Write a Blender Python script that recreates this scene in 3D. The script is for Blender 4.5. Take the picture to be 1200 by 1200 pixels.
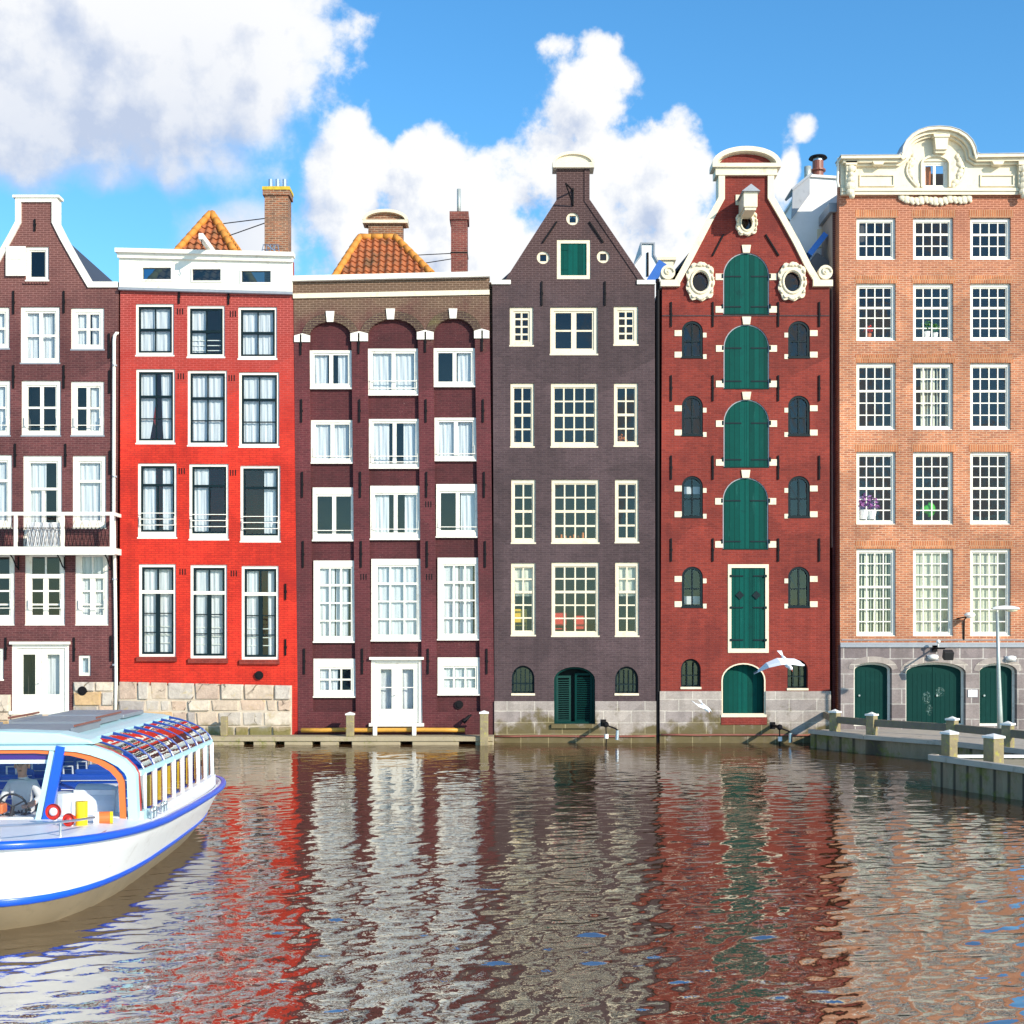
import bpy, bmesh, math, random
import numpy as np
from mathutils import Vector, Matrix, noise
from mathutils.geometry import tessellate_polygon
R = random.Random(7)
for o in list(bpy.data.objects): bpy.data.objects.remove(o)
SC = bpy.context.scene
COL = SC.collection
# ------------------------------------------------------------------ camera
CAMH, DIST, FPX, HZ = 3.6, 45.0, 1530.0, 748.0      # eye height (m), metres to the facades, focal length and horizon of the photo
cam = bpy.data.cameras.new('camera'); camo = bpy.data.objects.new('camera', cam); COL.objects.link(camo)
camo.location = (0, -DIST, CAMH); camo.rotation_euler = (math.radians(90), 0, 0)
cam.sensor_width = 36; cam.lens = FPX / 1200 * 36; cam.shift_y = (HZ - 600) / 1200
cam.clip_start = 0.1; cam.clip_end = 6000
SC.camera = camo
# ------------------------------------------------------------------ light
SUN_VEC = Vector((0.95, -1.0, 0.62)).normalized()
SUN_EL = math.asin(SUN_VEC.z); SUN_AZ = math.atan2(SUN_VEC.x, SUN_VEC.y)
sl = bpy.data.lights.new('sun', 'SUN'); sl.energy = 4.6; sl.angle = math.radians(0.5); sl.color = (1.0, 0.90, 0.75)
so = bpy.data.objects.new('sun', sl); COL.objects.link(so); so.location = (20, -60, 40)
so.rotation_euler = SUN_VEC.to_track_quat('Z', 'Y').to_euler()
SC.view_settings.view_transform = 'Standard'; SC.view_settings.look = 'None'
SC.view_settings.gamma = 1; SC.view_settings.exposure = 0.38
SC.cycles.max_bounces = 8; SC.cycles.transparent_max_bounces = 16

class NT:
    """small helper to write node trees"""
    def __init__(s, tree): s.t = tree; s.n = tree.nodes; s.l = tree.links
    def new(s, typ, **kw):
        n = s.n.new(typ)
        for k, v in kw.items(): setattr(n, k, v)
        return n
    def put(s, sock, v):
        if v is None: return
        if isinstance(v, bpy.types.NodeSocket): s.l.new(v, sock)
        else: sock.default_value = v
    def m(s, op, a, b=None, c=None, clamp=False):
        n = s.new('ShaderNodeMath', operation=op, use_clamp=clamp)
        s.put(n.inputs[0], a); s.put(n.inputs[1], b); s.put(n.inputs[2], c); return n.outputs[0]
    def vm(s, op, a, b=None):
        n = s.new('ShaderNodeVectorMath', operation=op); s.put(n.inputs[0], a); s.put(n.inputs[1], b); return n.outputs[0]
    def mix(s, f, a, b, blend='MIX'):
        n = s.new('ShaderNodeMix', data_type='RGBA', blend_type=blend); n.clamp_factor = True
        s.put(n.inputs[0], f); s.put(n.inputs[6], a); s.put(n.inputs[7], b); return n.outputs[2]
    def ss(s, v, a, b):
        n = s.new('ShaderNodeMapRange', interpolation_type='SMOOTHSTEP')
        s.put(n.inputs[0], v); n.inputs[1].default_value = a; n.inputs[2].default_value = b; return n.outputs[0]
    def noise(s, vec, scale, detail=3, rough=0.5, dist=0.0):
        n = s.new('ShaderNodeTexNoise'); s.put(n.inputs['Vector'], vec)
        n.inputs['Scale'].default_value = scale; n.inputs['Detail'].default_value = detail
        n.inputs['Roughness'].default_value = rough; n.inputs['Distortion'].default_value = dist
        return n.outputs[0]
    def xyz(s, v):
        n = s.new('ShaderNodeSeparateXYZ'); s.put(n.inputs[0], v); return n.outputs
    def comb(s, x, y, z):
        n = s.new('ShaderNodeCombineXYZ'); s.put(n.inputs[0], x); s.put(n.inputs[1], y); s.put(n.inputs[2], z); return n.outputs[0]
def c4(c): return (c[0], c[1], c[2], 1.0)
# ------------------------------------------------------------------ sky with clouds (all in directions, sun side included)
wd = bpy.data.worlds.new('World'); SC.world = wd; wd.use_nodes = True
w = NT(wd.node_tree); w.n.clear()
sky = w.new('ShaderNodeTexSky', sky_type='NISHITA'); sky.sun_disc = False
sky.sun_elevation = SUN_EL; sky.sun_rotation = SUN_AZ
sky.air_density = 1.0; sky.dust_density = 0.1; sky.ozone_density = 2.2
geo = w.new('ShaderNodeNewGeometry')
vdir = w.vm('SCALE', geo.outputs['Incoming']); vdir.node.inputs[3].default_value = -1.0
hsv = w.new('ShaderNodeHueSaturation'); hsv.inputs['Saturation'].default_value = 1.22; hsv.inputs['Value'].default_value = 1.0
w.l.new(sky.outputs[0], hsv.inputs['Color'])
skyc = w.mix(1.0, hsv.outputs[0], (1.30, 1.78, 1.86, 1), 'MULTIPLY')
# cumulus banks: (x, y, half width, half height, weight) measured as angles, given in photo pixels
BANKS = [(130, 40, 270, 150, 1.3), (285, 80, 110, 105, 1.1), (40, 130, 200, 90, 1.0), (190, 165, 180, 60, .7), (120, 0, 310, 100, 1.3),
         (405, 230, 62, 110, 1.0), (415, 165, 40, 40, .9), (530, 260, 105, 105, 1.0), (505, 185, 50, 40, .85), (680, 120, 76, 84, 1.0), (650, 70, 36, 38, .8), (690, 215, 130, 95, 1.0),
         (770, 215, 80, 75, 1.0), (850, 290, 70, 70, .8), (938, 152, 25, 22, .58), (922, 166, 22, 22, .58), (926, 192, 16, 34, .75), (912, 222, 26, 44, .8), (300, 300, 110, 66, .95), (450, 320, 160, 90, 1.0), (640, 320, 260, 90, 1.0)]
def cloud_density(d):
    x, y, z = w.xyz(d)
    U = w.m('MULTIPLY', w.m('ARCTAN2', x, y), 1530.0); V = w.m('MULTIPLY', w.m('ARCSINE', z), 1530.0)
    best = None
    for px, py, rx, ry, wt in BANKS:
        u0 = 1530 * math.atan((px - 600) / 1530); v0 = 1530 * math.atan((HZ - py) / math.hypot(1530, px - 600))
        a = w.m('MULTIPLY', w.m('SUBTRACT', U, u0), 1.0 / rx); b = w.m('MULTIPLY', w.m('SUBTRACT', V, v0), 1.0 / ry)
        q = w.m('MULTIPLY_ADD', a, a, w.m('MULTIPLY', b, b))
        val = w.m('MULTIPLY_ADD', q, -wt, wt)
        if best is None: best = val
        else: best = w.m('SMOOTH_MAX', best, val, 0.25)
    # loose cloud cover away from the photographed part of the sky
    far = w.m('MULTIPLY', w.ss(w.m('ABSOLUTE', U), 900, 1500), w.ss(w.noise(d, 3.0, 4, 0.5), 0.42, 0.62))
    far2 = w.m('MULTIPLY_ADD', far, 4.3, -4.0)
    best = w.m('MAXIMUM', best, far2)
    best = w.m('MAXIMUM', best, -4.0)
    n1 = w.noise(d, 13.0, 9, 0.56, 0.15)
    vo = w.new('ShaderNodeTexVoronoi', feature='SMOOTH_F1'); w.put(vo.inputs['Vector'], w.vm('ADD', d, w.vm('SCALE', w.comb(n1, n1, n1))))
    vo.inputs['Vector'].links[0].from_node.inputs[1].links[0].from_node.inputs[3].default_value = 0.03
    vo.inputs['Scale'].default_value = 34.0; vo.inputs['Smoothness'].default_value = 0.4
    n2 = w.noise(d, 60.0, 6, 0.6)
    t = w.m('MULTIPLY_ADD', w.m('SUBTRACT', n1, 0.5), 2.3, w.m('MULTIPLY', w.m('SUBTRACT', 0.42, vo.outputs['Distance']), 0.75))
    t = w.m('MULTIPLY_ADD', w.m('SUBTRACT', n2, 0.5), 0.95, t)
    calm = w.m('MULTIPLY_ADD', w.ss(U, -330, -160), 0.45, 0.55)
    return w.m('SUBTRACT', w.m('MULTIPLY_ADD', t, calm, best), 0.10), U, V
den, U, V = cloud_density(vdir)
off = w.vm('ADD', vdir, (0.016, 0.0, 0.020))
den2, _, _ = cloud_density(off)
soft = w.ss(U, -330, -160)          # the bank at upper left is soft edged, the cumulus to the right is crisp
a_soft = w.ss(den, -0.15, 0.65); a_crisp = w.ss(den, -0.02, 0.42)
alpha = w.m('ADD', w.m('MULTIPLY', soft, a_crisp), w.m('MULTIPLY', w.m('SUBTRACT', 1.0, soft), a_soft))
shade = w.m('MULTIPLY', w.m('SUBTRACT', den2, den), 1.25)
shade = w.m('ADD', w.m('MULTIPLY', w.ss(den2, 0.5, 2.2), 0.34), w.m('MAXIMUM', shade, -0.2), clamp=True)
leftgrey = w.m('MULTIPLY', w.m('MULTIPLY', w.ss(U, -190, -400), w.ss(V, 720, 520)), w.m('MULTIPLY', w.ss(den, 2.4, .2), 0.62))
shade = w.m('ADD', shade, leftgrey, clamp=True)
ccol = w.mix(shade, (1.0, 1.0, 1.0, 1), (0.55, 0.63, 0.80, 1))
bright = w.vm('SCALE', ccol); bright.node.inputs[3].default_value = 7.9
final = w.mix(w.m('MULTIPLY', alpha, 0.97), skyc, bright)
bg = w.new('ShaderNodeBackground'); bg.inputs[1].default_value = 0.10
w.l.new(final, bg.inputs[0]); wo = w.new('ShaderNodeOutputWorld'); w.l.new(bg.outputs[0], wo.inputs[0])

# ------------------------------------------------------------------ measuring: pixels of the photo -> metres on a plane of known distance
def fx(px): return (px - 600) / 34.0
def fz(py): return CAMH + (HZ - py) / 34.0
def at(px, py, Y):
    s = FPX / (DIST + Y); return Vector(((px - 600) / s, Y, CAMH + (HZ - py) / s))
def gnd(px, py, z):
    d = FPX * (CAMH - z) / (py - HZ); return Vector(((px - 600) * d / FPX, d - DIST, z))

# ------------------------------------------------------------------ materials
M = {}
def base_mat(name, rough=0.6, metal=0.0, spec=0.5):
    m = bpy.data.materials.new(name); m.use_nodes = True; t = NT(m.node_tree)
    p = t.n['Principled BSDF']; p.inputs['Roughness'].default_value = rough; p.inputs['Metallic'].default_value = metal
    p.inputs['Specular IOR Level'].default_value = spec
    tc = t.new('ShaderNodeTexCoord'); M[name] = m
    return m, t, p, tc.outputs['Object']
def paint(name, col, rough=0.5, var=0.15, scale=3.0, dirt=None, dirt_amt=0.35, bump=0.0, bscale=40, metal=0.0, spec=0.5, plank=0.0):
    m, t, p, o = base_mat(name, rough, metal, spec)
    n = t.noise(o, scale, 5, 0.6)
    c = t.mix(n, c4([x * (1 - var) for x in col]), c4([min(1, x * (1 + var)) for x in col]))
    if dirt:
        d = t.ss(t.noise(o, scale * 1.7, 7, 0.7, 0.6), 0.52, 0.74)
        c = t.mix(t.m('MULTIPLY', d, dirt_amt), c, c4(dirt))
    if plank:
        x_, y_, z_ = t.xyz(o); fq = t.m('FRACT', t.m('MULTIPLY', t.m('ADD', x_, 50.03), 1.0 / plank)); bi = t.m('FLOOR', t.m('MULTIPLY', t.m('ADD', x_, 50.03), 1.0 / plank))
        wn = t.new('ShaderNodeTexWhiteNoise', noise_dimensions='1D'); t.put(wn.inputs['W'], bi)
        c = t.mix(1.0, c, t.mix(wn.outputs['Value'], (.72, .72, .72, 1), (1.28, 1.28, 1.28, 1)), 'MULTIPLY')
        c = t.mix(t.m('MULTIPLY', t.m('LESS_THAN', fq, .09), .7), c, c4([k * .25 for k in col]))
        c = t.mix(t.m('MULTIPLY', t.ss(t.noise(t.vm('MULTIPLY', o, (1, 1, .12)), 9, 5, .7), .58, .72), .35), c, c4([k * 2.0 + .02 for k in col]))
    t.put(p.inputs['Base Color'], c)
    if bump:
        b = t.new('ShaderNodeBump'); b.inputs['Strength'].default_value = bump; b.inputs['Distance'].default_value = 0.02
        t.put(b.inputs['Height'], t.noise(o, bscale, 4, 0.6)); t.l.new(b.outputs[0], p.inputs['Normal'])
    return m
def brick(name, c1, c2, mortar, bw=0.24, bh=0.075, ms=0.012, var=0.35, stain=None, stain_amt=0.5, stain_scale=0.5, rough=0.8, speck=None, zgrad=None, bump=0.5, bias=0.0, gain=0.8):
    m, t, p, o = base_mat(name, rough, 0, 0.35)
    x, y, z = t.xyz(o)
    b = t.new('ShaderNodeTexBrick'); b.offset = 0.5
    jit = t.m('MULTIPLY', t.m('SUBTRACT', t.noise(o, 1.1, 2), 0.5), 0.05)
    t.put(b.inputs['Vector'], t.comb(t.m('ADD', x, y), t.m('ADD', z, jit), 0.0))
    b.inputs['Scale'].default_value = 1.0; b.inputs['Brick Width'].default_value = bw; b.inputs['Row Height'].default_value = bh
    b.inputs['Mortar Size'].default_value = ms; b.inputs['Mortar Smooth'].default_value = 0.3; b.inputs['Bias'].default_value = bias
    b.inputs['Color1'].default_value = c4(c1); b.inputs['Color2'].default_value = c4(c2); b.inputs['Mortar'].default_value = c4(mortar)
    c = b.outputs['Color']
    # per-brick-ish tone and broad weathering
    n1 = t.noise(t.vm('MULTIPLY', o, (1, 1, 3.2)), 4.2, 3, 0.7)
    c = t.mix(1.0, c, t.mix(n1, c4([1 - var] * 3), c4([1 + var] * 3)), 'MULTIPLY')
    n2 = t.noise(o, 0.9, 6, 0.62, 0.3)
    c = t.mix(1.0, c, t.mix(n2, c4([0.66] * 3), c4([1.34] * 3)), 'MULTIPLY')
    n3 = t.noise(t.vm('MULTIPLY', o, (1, 1, 1.6)), 26, 2, .8)
    c = t.mix(1.0, c, t.mix(n3, c4([0.6] * 3), c4([1.4] * 3)), 'MULTIPLY')
    vo = t.new('ShaderNodeTexVoronoi'); t.put(vo.inputs['Vector'], t.vm('ADD', t.vm('MULTIPLY', o, (.8, .8, 1.1)), t.comb(n2, n2, n2))); vo.inputs['Scale'].default_value = .55
    pv = t.new('ShaderNodeSeparateColor'); t.l.new(vo.outputs['Color'], pv.inputs[0])
    c = t.mix(1.0, c, t.mix(pv.outputs[0], c4([0.84] * 3), c4([1.16] * 3)), 'MULTIPLY')
    streak = t.noise(t.vm('MULTIPLY', o, (1, 1, 0.09)), 3.6, 6, 0.65)
    c = t.mix(1.0, c, t.mix(streak, c4([0.62] * 3), c4([1.38] * 3)), 'MULTIPLY')
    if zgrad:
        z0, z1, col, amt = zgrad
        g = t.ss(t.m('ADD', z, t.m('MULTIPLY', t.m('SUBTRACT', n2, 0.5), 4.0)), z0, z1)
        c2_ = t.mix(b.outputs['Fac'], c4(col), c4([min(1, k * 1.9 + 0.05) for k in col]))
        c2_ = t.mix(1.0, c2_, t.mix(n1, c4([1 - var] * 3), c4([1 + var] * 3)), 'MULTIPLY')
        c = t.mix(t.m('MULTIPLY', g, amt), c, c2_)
    if stain:
        s = t.ss(t.noise(o, stain_scale, 7, 0.65, 0.5), 0.5, 0.72)
        c = t.mix(t.m('MULTIPLY', s, stain_amt), c, c4(stain))
    if speck:
        s = t.ss(t.noise(t.vm('MULTIPLY', o, (1, 1, 2.2)), 11.0, 4, 0.8), 0.62, 0.69)
        s = t.m('MULTIPLY', s, t.ss(t.noise(o, 0.8, 4, .6), 0.40, 0.62))
        c = t.mix(t.m('MULTIPLY', s, speck[1]), c, c4(speck[0]))
    c = t.mix(1.0, c, (gain, gain, gain, 1), 'MULTIPLY')
    t.put(p.inputs['Base Color'], c)
    bp = t.new('ShaderNodeBump'); bp.inputs['Strength'].default_value = bump; bp.inputs['Distance'].default_value = 0.012
    t.put(bp.inputs['Height'], t.m('ADD', t.m('MULTIPLY', b.outputs['Fac'], -1.0), t.m('MULTIPLY', n1, 0.8))); t.l.new(bp.outputs[0], p.inputs['Normal'])
    return m
brick('maroon_brick', (.125, .036, .036), (.085, .024, .026), (.16, .07, .065), gain=.9, speck=((.45, .30, .26), .6), zgrad=(13.0, 16.5, (.17, .07, .055), .6))
brick('red_brick', (.60, .032, .012), (.52, .022, .009), (.40, .016, .008), gain=.93, var=.3, zgrad=(9.0, 15.5, (.27, .042, .032), .92), stain=(.34, .014, .010), stain_amt=.65)
brick('burgundy_brick', (.094, .018, .022), (.070, .013, .017), (.11, .034, .034), gain=1.05, speck=((.42, .26, .24), .7), stain=(.05, .022, .022), stain_amt=.3, zgrad=(13.2, 15.2, (.105, .062, .035), .95))
brick('burgundy_panel', (.094, .018, .022), (.070, .013, .017), (.11, .034, .034), speck=((.42, .26, .24), .6), stain=(.05, .022, .022), stain_amt=.3)
brick('mossy_brick', (.09, .045, .032), (.06, .028, .024), (.22, .16, .10), stain=(.22, .20, .05), stain_amt=.6, stain_scale=0.55, speck=((.5, .42, .33), .6))
brick('slate_brick', (.105, .064, .069), (.075, .045, .050), (.125, .086, .088), gain=.66, var=.3, stain=(.05, .032, .036), stain_amt=.5, zgrad=(14.0, 17.5, (.085, .040, .036), .9))
brick('warehouse_brick', (.35, .043, .023), (.25, .028, .016), (.33, .065, .05), gain=.63, var=.25, stain=(.17, .02, .018), stain_amt=.55, speck=((.55, .33, .25), .4))
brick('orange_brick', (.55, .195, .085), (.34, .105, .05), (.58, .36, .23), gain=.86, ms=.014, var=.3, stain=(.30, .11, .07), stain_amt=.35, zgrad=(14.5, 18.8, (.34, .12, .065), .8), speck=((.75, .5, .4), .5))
brick('soldier_brick', (.58, .20, .075), (.42, .125, .05), (.60, .34, .19), bw=.08, bh=.27, ms=.014, var=.35, stain=(.66,.34,.2), stain_amt=.35, stain_scale=2.5)
brick('chimney_brick', (.36, .13, .06), (.16, .08, .05), (.42, .30, .20), var=.5, stain=(.10, .06, .04), stain_amt=.5, stain_scale=1.3)
brick('chimney_red', (.24, .055, .04), (.15, .035, .03), (.30, .16, .12), var=.4, stain=(.08, .03, .03), stain_amt=.5, stain_scale=1.3)
brick('ashlar', (.46, .40, .35), (.33, .28, .26), (.62, .56, .48), bw=.95, bh=.40, ms=.018, var=.18, stain=(.26, .21, .17), stain_amt=.4, stain_scale=1.5, zgrad=(0.75, 0.15, (.13, .10, .035), .95), bump=.4)
brick('dark_ashlar', (.34, .285, .27), (.21, .17, .17), (.52, .48, .44), bw=.8, bh=.52, ms=.022, var=.2, stain=(.15, .12, .11), stain_amt=.4, stain_scale=1.3, bump=.4)
paint('white_paint', (.79, .76, .665), .55, .1, 3.5, (.42, .37, .28), .65)
paint('cream_paint', (.74, .65, .47), .55, .1, 2.0, (.38, .31, .20), .6, bump=.15)
paint('wall_white', (.80, .80, .79), .7, .05, 1.2, (.6, .58, .55), .3)
paint('dark_sash', (.004, .014, .018), .5, .3, 4, spec=.2)
paint('shutter_green', (.0008, .060, .048), .6, .14, 1.4, (.003, .035, .032), .6, spec=.10, plank=.17)
paint('door_green', (.002, .036, .031), .5, .2, 1.5, (.01, .07, .06), .3, spec=.10)
paint('iron', (.008, .0075, .009), .7, .3, 6, spec=.15)
paint('lead', (.30, .32, .35), .5, .15, 4, (.15, .16, .18), .4, metal=.2)
paint('steel', (.55, .57, .60), .28, .1, 5, metal=.9)
paint('galvanised', (.42, .46, .43), .45, .2, 6, (.20, .20, .17), .5, metal=.3)
paint('rust_red', (.22, .07, .045), .5, .2, 5, (.2, .1, .07), .5)
paint('yellow_pipe', (.60, .30, .04), .5, .2, 3, (.25, .13, .05), .6)
paint('slate_roof', (.05, .055, .07), .55, .3, 7)
paint('blue_sheet', (.02, .14, .52), .5, .15, 3)
paint('beige_render', (.42, .34, .28), .8, .12, 1.5, (.25, .2, .17), .4)
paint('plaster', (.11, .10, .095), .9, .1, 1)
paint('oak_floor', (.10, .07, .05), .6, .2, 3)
paint('timber', (.19, .155, .11), .8, .3, 6, (.24, .25, .02), .8, bump=.6, bscale=14)
paint('mossy_timber', (.26, .21, .12), .85, .45, 4, (.44, .43, .015), .95, bump=.8, bscale=18)
paint('cap_white', (.78, .77, .72), .6, .08, 4, (.45, .43, .36), .5)
paint('concrete', (.42, .37, .30), .9, .2, 1.6, (.18, .15, .10), .6, bump=.4)
paint('mossy_concrete', (.34, .28, .18), .9, .25, 2.2, (.16, .17, .02), .85, bump=.6, bscale=20)
paint('earth', (.16, .14, .11), .95, .25, .4)
paint('black_rubber', (.012, .012, .014), .6, .2, 5)
paint('glow_cream', (.75, .70, .50), .8, .06, 1.0)
paint('terracotta', (.45, .14, .07), .7, .15, 9)
paint('leaf', (.06, .20, .03), .6, .4, 30)
paint('bright_green', (.04, .42, .03), .6, .3, 12)
paint('purple_petal', (.30, .10, .30), .6, .4, 25)
paint('chair_yellow', (.78, .50, .03), .4, .08, 5)
paint('chair_red', (.60, .03, .02), .4, .08, 5)
paint('orange_cloth', (.62, .18, .04), .7, .1, 5)
paint('mortar', (.52, .44, .34), .9, .2, 5, (.30, .24, .16), .6, bump=.5)
paint('cyan_paint', (.46, .72, .74), .3, .04, 3, (.62, .75, .74), .3)
paint('hull_white', (.82, .82, .80), .25, .04, 1.8, (.48, .46, .40), .45)
paint('hull_blue', (.008, .09, .60), .3, .08, 3)
paint('hull_tan', (.24, .185, .11), .6, .2, 2, (.14, .11, .06), .6)
paint('rib_blue', (.02, .06, .26), .3, .1, 4)
paint('seat_blue', (.010, .080, .50), .5, .12, 6)
paint('boat_orange', (.75, .17, .04), .35, .08, 4)
paint('boat_red', (.55, .03, .02), .35, .08, 4)
paint('boat_yellow', (.85, .58, .01), .35, .08, 4)
paint('visor_purple', (.06, .015, .22), .3, .15, 4)
paint('deck_white', (.74, .74, .78), .45, .06, 3, (.52, .52, .58), .5)
paint('roof_grey', (.20, .22, .25), .4, .2, 3)
paint('shirt', (.62, .61, .62), .8, .1, 8)
paint('trousers', (.03, .04, .08), .8, .1, 8)
paint('skin', (.52, .27, .18), .5, .08, 8)
paint('hair', (.05, .03, .02), .6, .2, 20)
paint('gull_white', (.80, .80, .80), .7, .05, 10)
paint('gull_grey', (.66, .68, .71), .7, .08, 10)
paint('gull_dark', (.12, .11, .12), .7, .2, 10)
paint('beak_red', (.45, .08, .03), .5, .1, 10)
paint('plate_white', (.75, .77, .8), .3, .04, 10)
def glass(name, tint=(1, 1, 1), gain=1.0, wob=0.04):
    m, t, p, o = base_mat(name)
    t.n.remove(p)
    tr = t.new('ShaderNodeBsdfTransparent'); tr.inputs[0].default_value = c4(tint)
    gl = t.new('ShaderNodeBsdfGlossy'); gl.inputs['Roughness'].default_value = 0.02
    bp = t.new('ShaderNodeBump'); bp.inputs['Strength'].default_value = wob; bp.inputs['Distance'].default_value = 0.05
    t.put(bp.inputs['Height'], t.noise(o, 2.6, 2)); t.l.new(bp.outputs[0], gl.inputs['Normal'])
    g = t.new('ShaderNodeNewGeometry'); dt = t.new('ShaderNodeVectorMath', operation='DOT_PRODUCT'); t.l.new(g.outputs['Incoming'], dt.inputs[0]); t.l.new(g.outputs['Normal'], dt.inputs[1])
    k = t.m('POWER', t.m('SUBTRACT', 1.0, t.m('ABSOLUTE', dt.outputs['Value'])), 5.0)
    f = t.m('MULTIPLY', t.m('MULTIPLY_ADD', k, .95, .05), gain, clamp=True)      # Schlick reflectance, the same from both sides
    ms = t.new('ShaderNodeMixShader'); t.put(ms.inputs[0], f); t.l.new(tr.outputs[0], ms.inputs[1]); t.l.new(gl.outputs[0], ms.inputs[2])
    t.l.new(ms.outputs[0], t.n['Material Output'].inputs[0])
glass('pane_glass', (.88, .93, .95), 1.3); glass('boat_glass', (.93, .96, .98), 1.0, .02)
glass('roof_pane', (.80, .82, .84), 3.4, .06)
glass('navy_glass', (.06, .16, .24), 1.6)
def curtain_mat(name, col):
    m, t, p, o = base_mat(name, .9, 0, .1)
    x, y, z = t.xyz(o)
    n = t.noise(t.comb(x, y, t.m('MULTIPLY', z, .12)), 9.0, 3)
    c = t.mix(n, c4([k * .82 for k in col]), c4(col))
    t.n.remove(p)
    df = t.new('ShaderNodeBsdfDiffuse'); tl = t.new('ShaderNodeBsdfTranslucent'); ms = t.new('ShaderNodeMixShader'); ms.inputs[0].default_value = .25
    t.put(df.inputs[0], c); t.put(tl.inputs[0], c); t.l.new(df.outputs[0], ms.inputs[1]); t.l.new(tl.outputs[0], ms.inputs[2])
    t.l.new(ms.outputs[0], t.n['Material Output'].inputs[0])
curtain_mat('curtain_white', (.90, .90, .90)); curtain_mat('curtain_cream', (.92, .88, .70)); curtain_mat('curtain_blue', (.60, .70, .80))
def tile_mat():
    m, t, p, o = base_mat('pantile', .75)
    n = t.noise(o, 5.0, 2, .8); n2 = t.noise(o, 1.6, 6, .7)
    c = t.mix(n, (.50, .16, .05, 1), (.27, .08, .035, 1)); c = t.mix(t.ss(n2, .45, .7), c, (.16, .085, .04, 1))
    t.put(p.inputs['Base Color'], c)
tile_mat(); paint('ridge_tile', (.60, .24, .035), .75, .2, 4, (.34, .13, .04), .6)
def rubble():
    m, t, p, o = base_mat('rubble_stone', .85, 0, .3)
    g = t.new('ShaderNodeNewGeometry'); r = t.new('ShaderNodeValToRGB'); t.l.new(g.outputs['Random Per Island'], r.inputs[0])
    cr = r.color_ramp; cols = [(.52, .43, .34), (.46, .36, .29), (.58, .51, .42), (.34, .31, .29), (.52, .40, .31), (.48, .44, .39), (.52, .36, .20)]
    cr.interpolation = 'CONSTANT'
    while len(cr.elements) < len(cols): cr.elements.new(.5)
    for i, c in enumerate(cols): cr.elements[i].position = i / len(cols) if i < 6 else .95; cr.elements[i].color = c4(c)
    n = t.noise(o, 3.4, 7, .7, .5); c = t.mix(1.0, r.outputs[0], t.mix(n, (.42, .36, .34, 1), (1.5, 1.5, 1.45, 1)), 'MULTIPLY')
    ck = t.new('ShaderNodeTexVoronoi', feature='DISTANCE_TO_EDGE'); t.put(ck.inputs['Vector'], t.vm('ADD', o, t.comb(t.m('MULTIPLY', n, .5), 0.0, t.m('MULTIPLY', n, .4)))); ck.inputs['Scale'].default_value = 0.9
    c = t.mix(t.m('MULTIPLY', t.m('MULTIPLY', t.ss(ck.outputs['Distance'], .022, .006), t.ss(t.noise(o, 1.3, 2), .50, .60)), .85), c, (.05, .035, .025, 1))
    c = t.mix(t.m('MULTIPLY', t.ss(t.noise(o, 2.1, 5, .7, .8), .56, .72), .6), c, (.45, .33, .10, 1))
    x, y, z = t.xyz(o)
    c = t.mix(t.m('MULTIPLY', t.ss(t.m('ADD', z, t.m('MULTIPLY', n, .6)), .75, .35), .85), c, (.16, .14, .03, 1))
    t.put(p.inputs['Base Color'], c)
    b = t.new('ShaderNodeBump'); b.inputs['Strength'].default_value = .7; b.inputs['Distance'].default_value = .04
    t.put(b.inputs['Height'], t.noise(o, 9, 6, .7)); t.l.new(b.outputs[0], p.inputs['Normal'])
rubble()
def planks():
    m, t, p, o = base_mat('sheet_piling', .9, 0, .3)
    x, y, z = t.xyz(o); wv = t.new('ShaderNodeTexWave'); wv.bands_direction = 'X'
    t.put(wv.inputs['Vector'], t.comb(t.m('ADD', x, t.m('MULTIPLY', y, .8)), 0.0, 0.0)); wv.inputs['Scale'].default_value = 1.6; wv.inputs['Distortion'].default_value = .3
    n = t.noise(t.vm('MULTIPLY', o, (1, 1, .3)), 6, 6, .7)
    c = t.mix(n, (.14, .10, .06, 1), (.36, .28, .18, 1)); c = t.mix(t.m('MULTIPLY', t.ss(wv.outputs[1], .2, .0), .8), c, (.02, .018, .014, 1))
    c = t.mix(t.m('MULTIPLY', t.ss(t.noise(o, 1.7, 6, .7), .48, .66), .7), c, (.13, .14, .015, 1))
    t.put(p.inputs['Base Color'], c)
    b = t.new('ShaderNodeBump'); b.inputs['Strength'].default_value = .8; b.inputs['Distance'].default_value = .04
    t.put(b.inputs['Height'], wv.outputs[1]); t.l.new(b.outputs[0], p.inputs['Normal'])
planks()
def water_mat():
    m, t, p, o = base_mat('canal_water', .03, 0, .5)
    n = t.noise(o, .25, 4, .6)
    t.put(p.inputs['Base Color'], t.mix(n, (.050, .022, .008, 1), (.070, .034, .013, 1)))
    p.inputs['IOR'].default_value = 6.0
    calm = t.ss(t.noise(t.vm('MULTIPLY', o, (.35, 1, 1)), .22, 3, .5), .35, .62)
    h1 = t.noise(t.vm('MULTIPLY', o, (.75, 1, 1)), 5.5, 3, .5, .4); h2 = t.noise(o, 15.0, 2, .5)
    h = t.m('ADD', t.m('MULTIPLY', h1, 1.0), t.m('MULTIPLY', h2, .22))
    b = t.new('ShaderNodeBump'); b.inputs['Strength'].default_value = 1.0; b.inputs['Distance'].default_value = 1.0
    t.put(b.inputs['Height'], t.m('MULTIPLY', h, t.m('MULTIPLY_ADD', calm, .0035, .0022))); t.l.new(b.outputs[0], p.inputs['Normal'])
water_mat()
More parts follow.
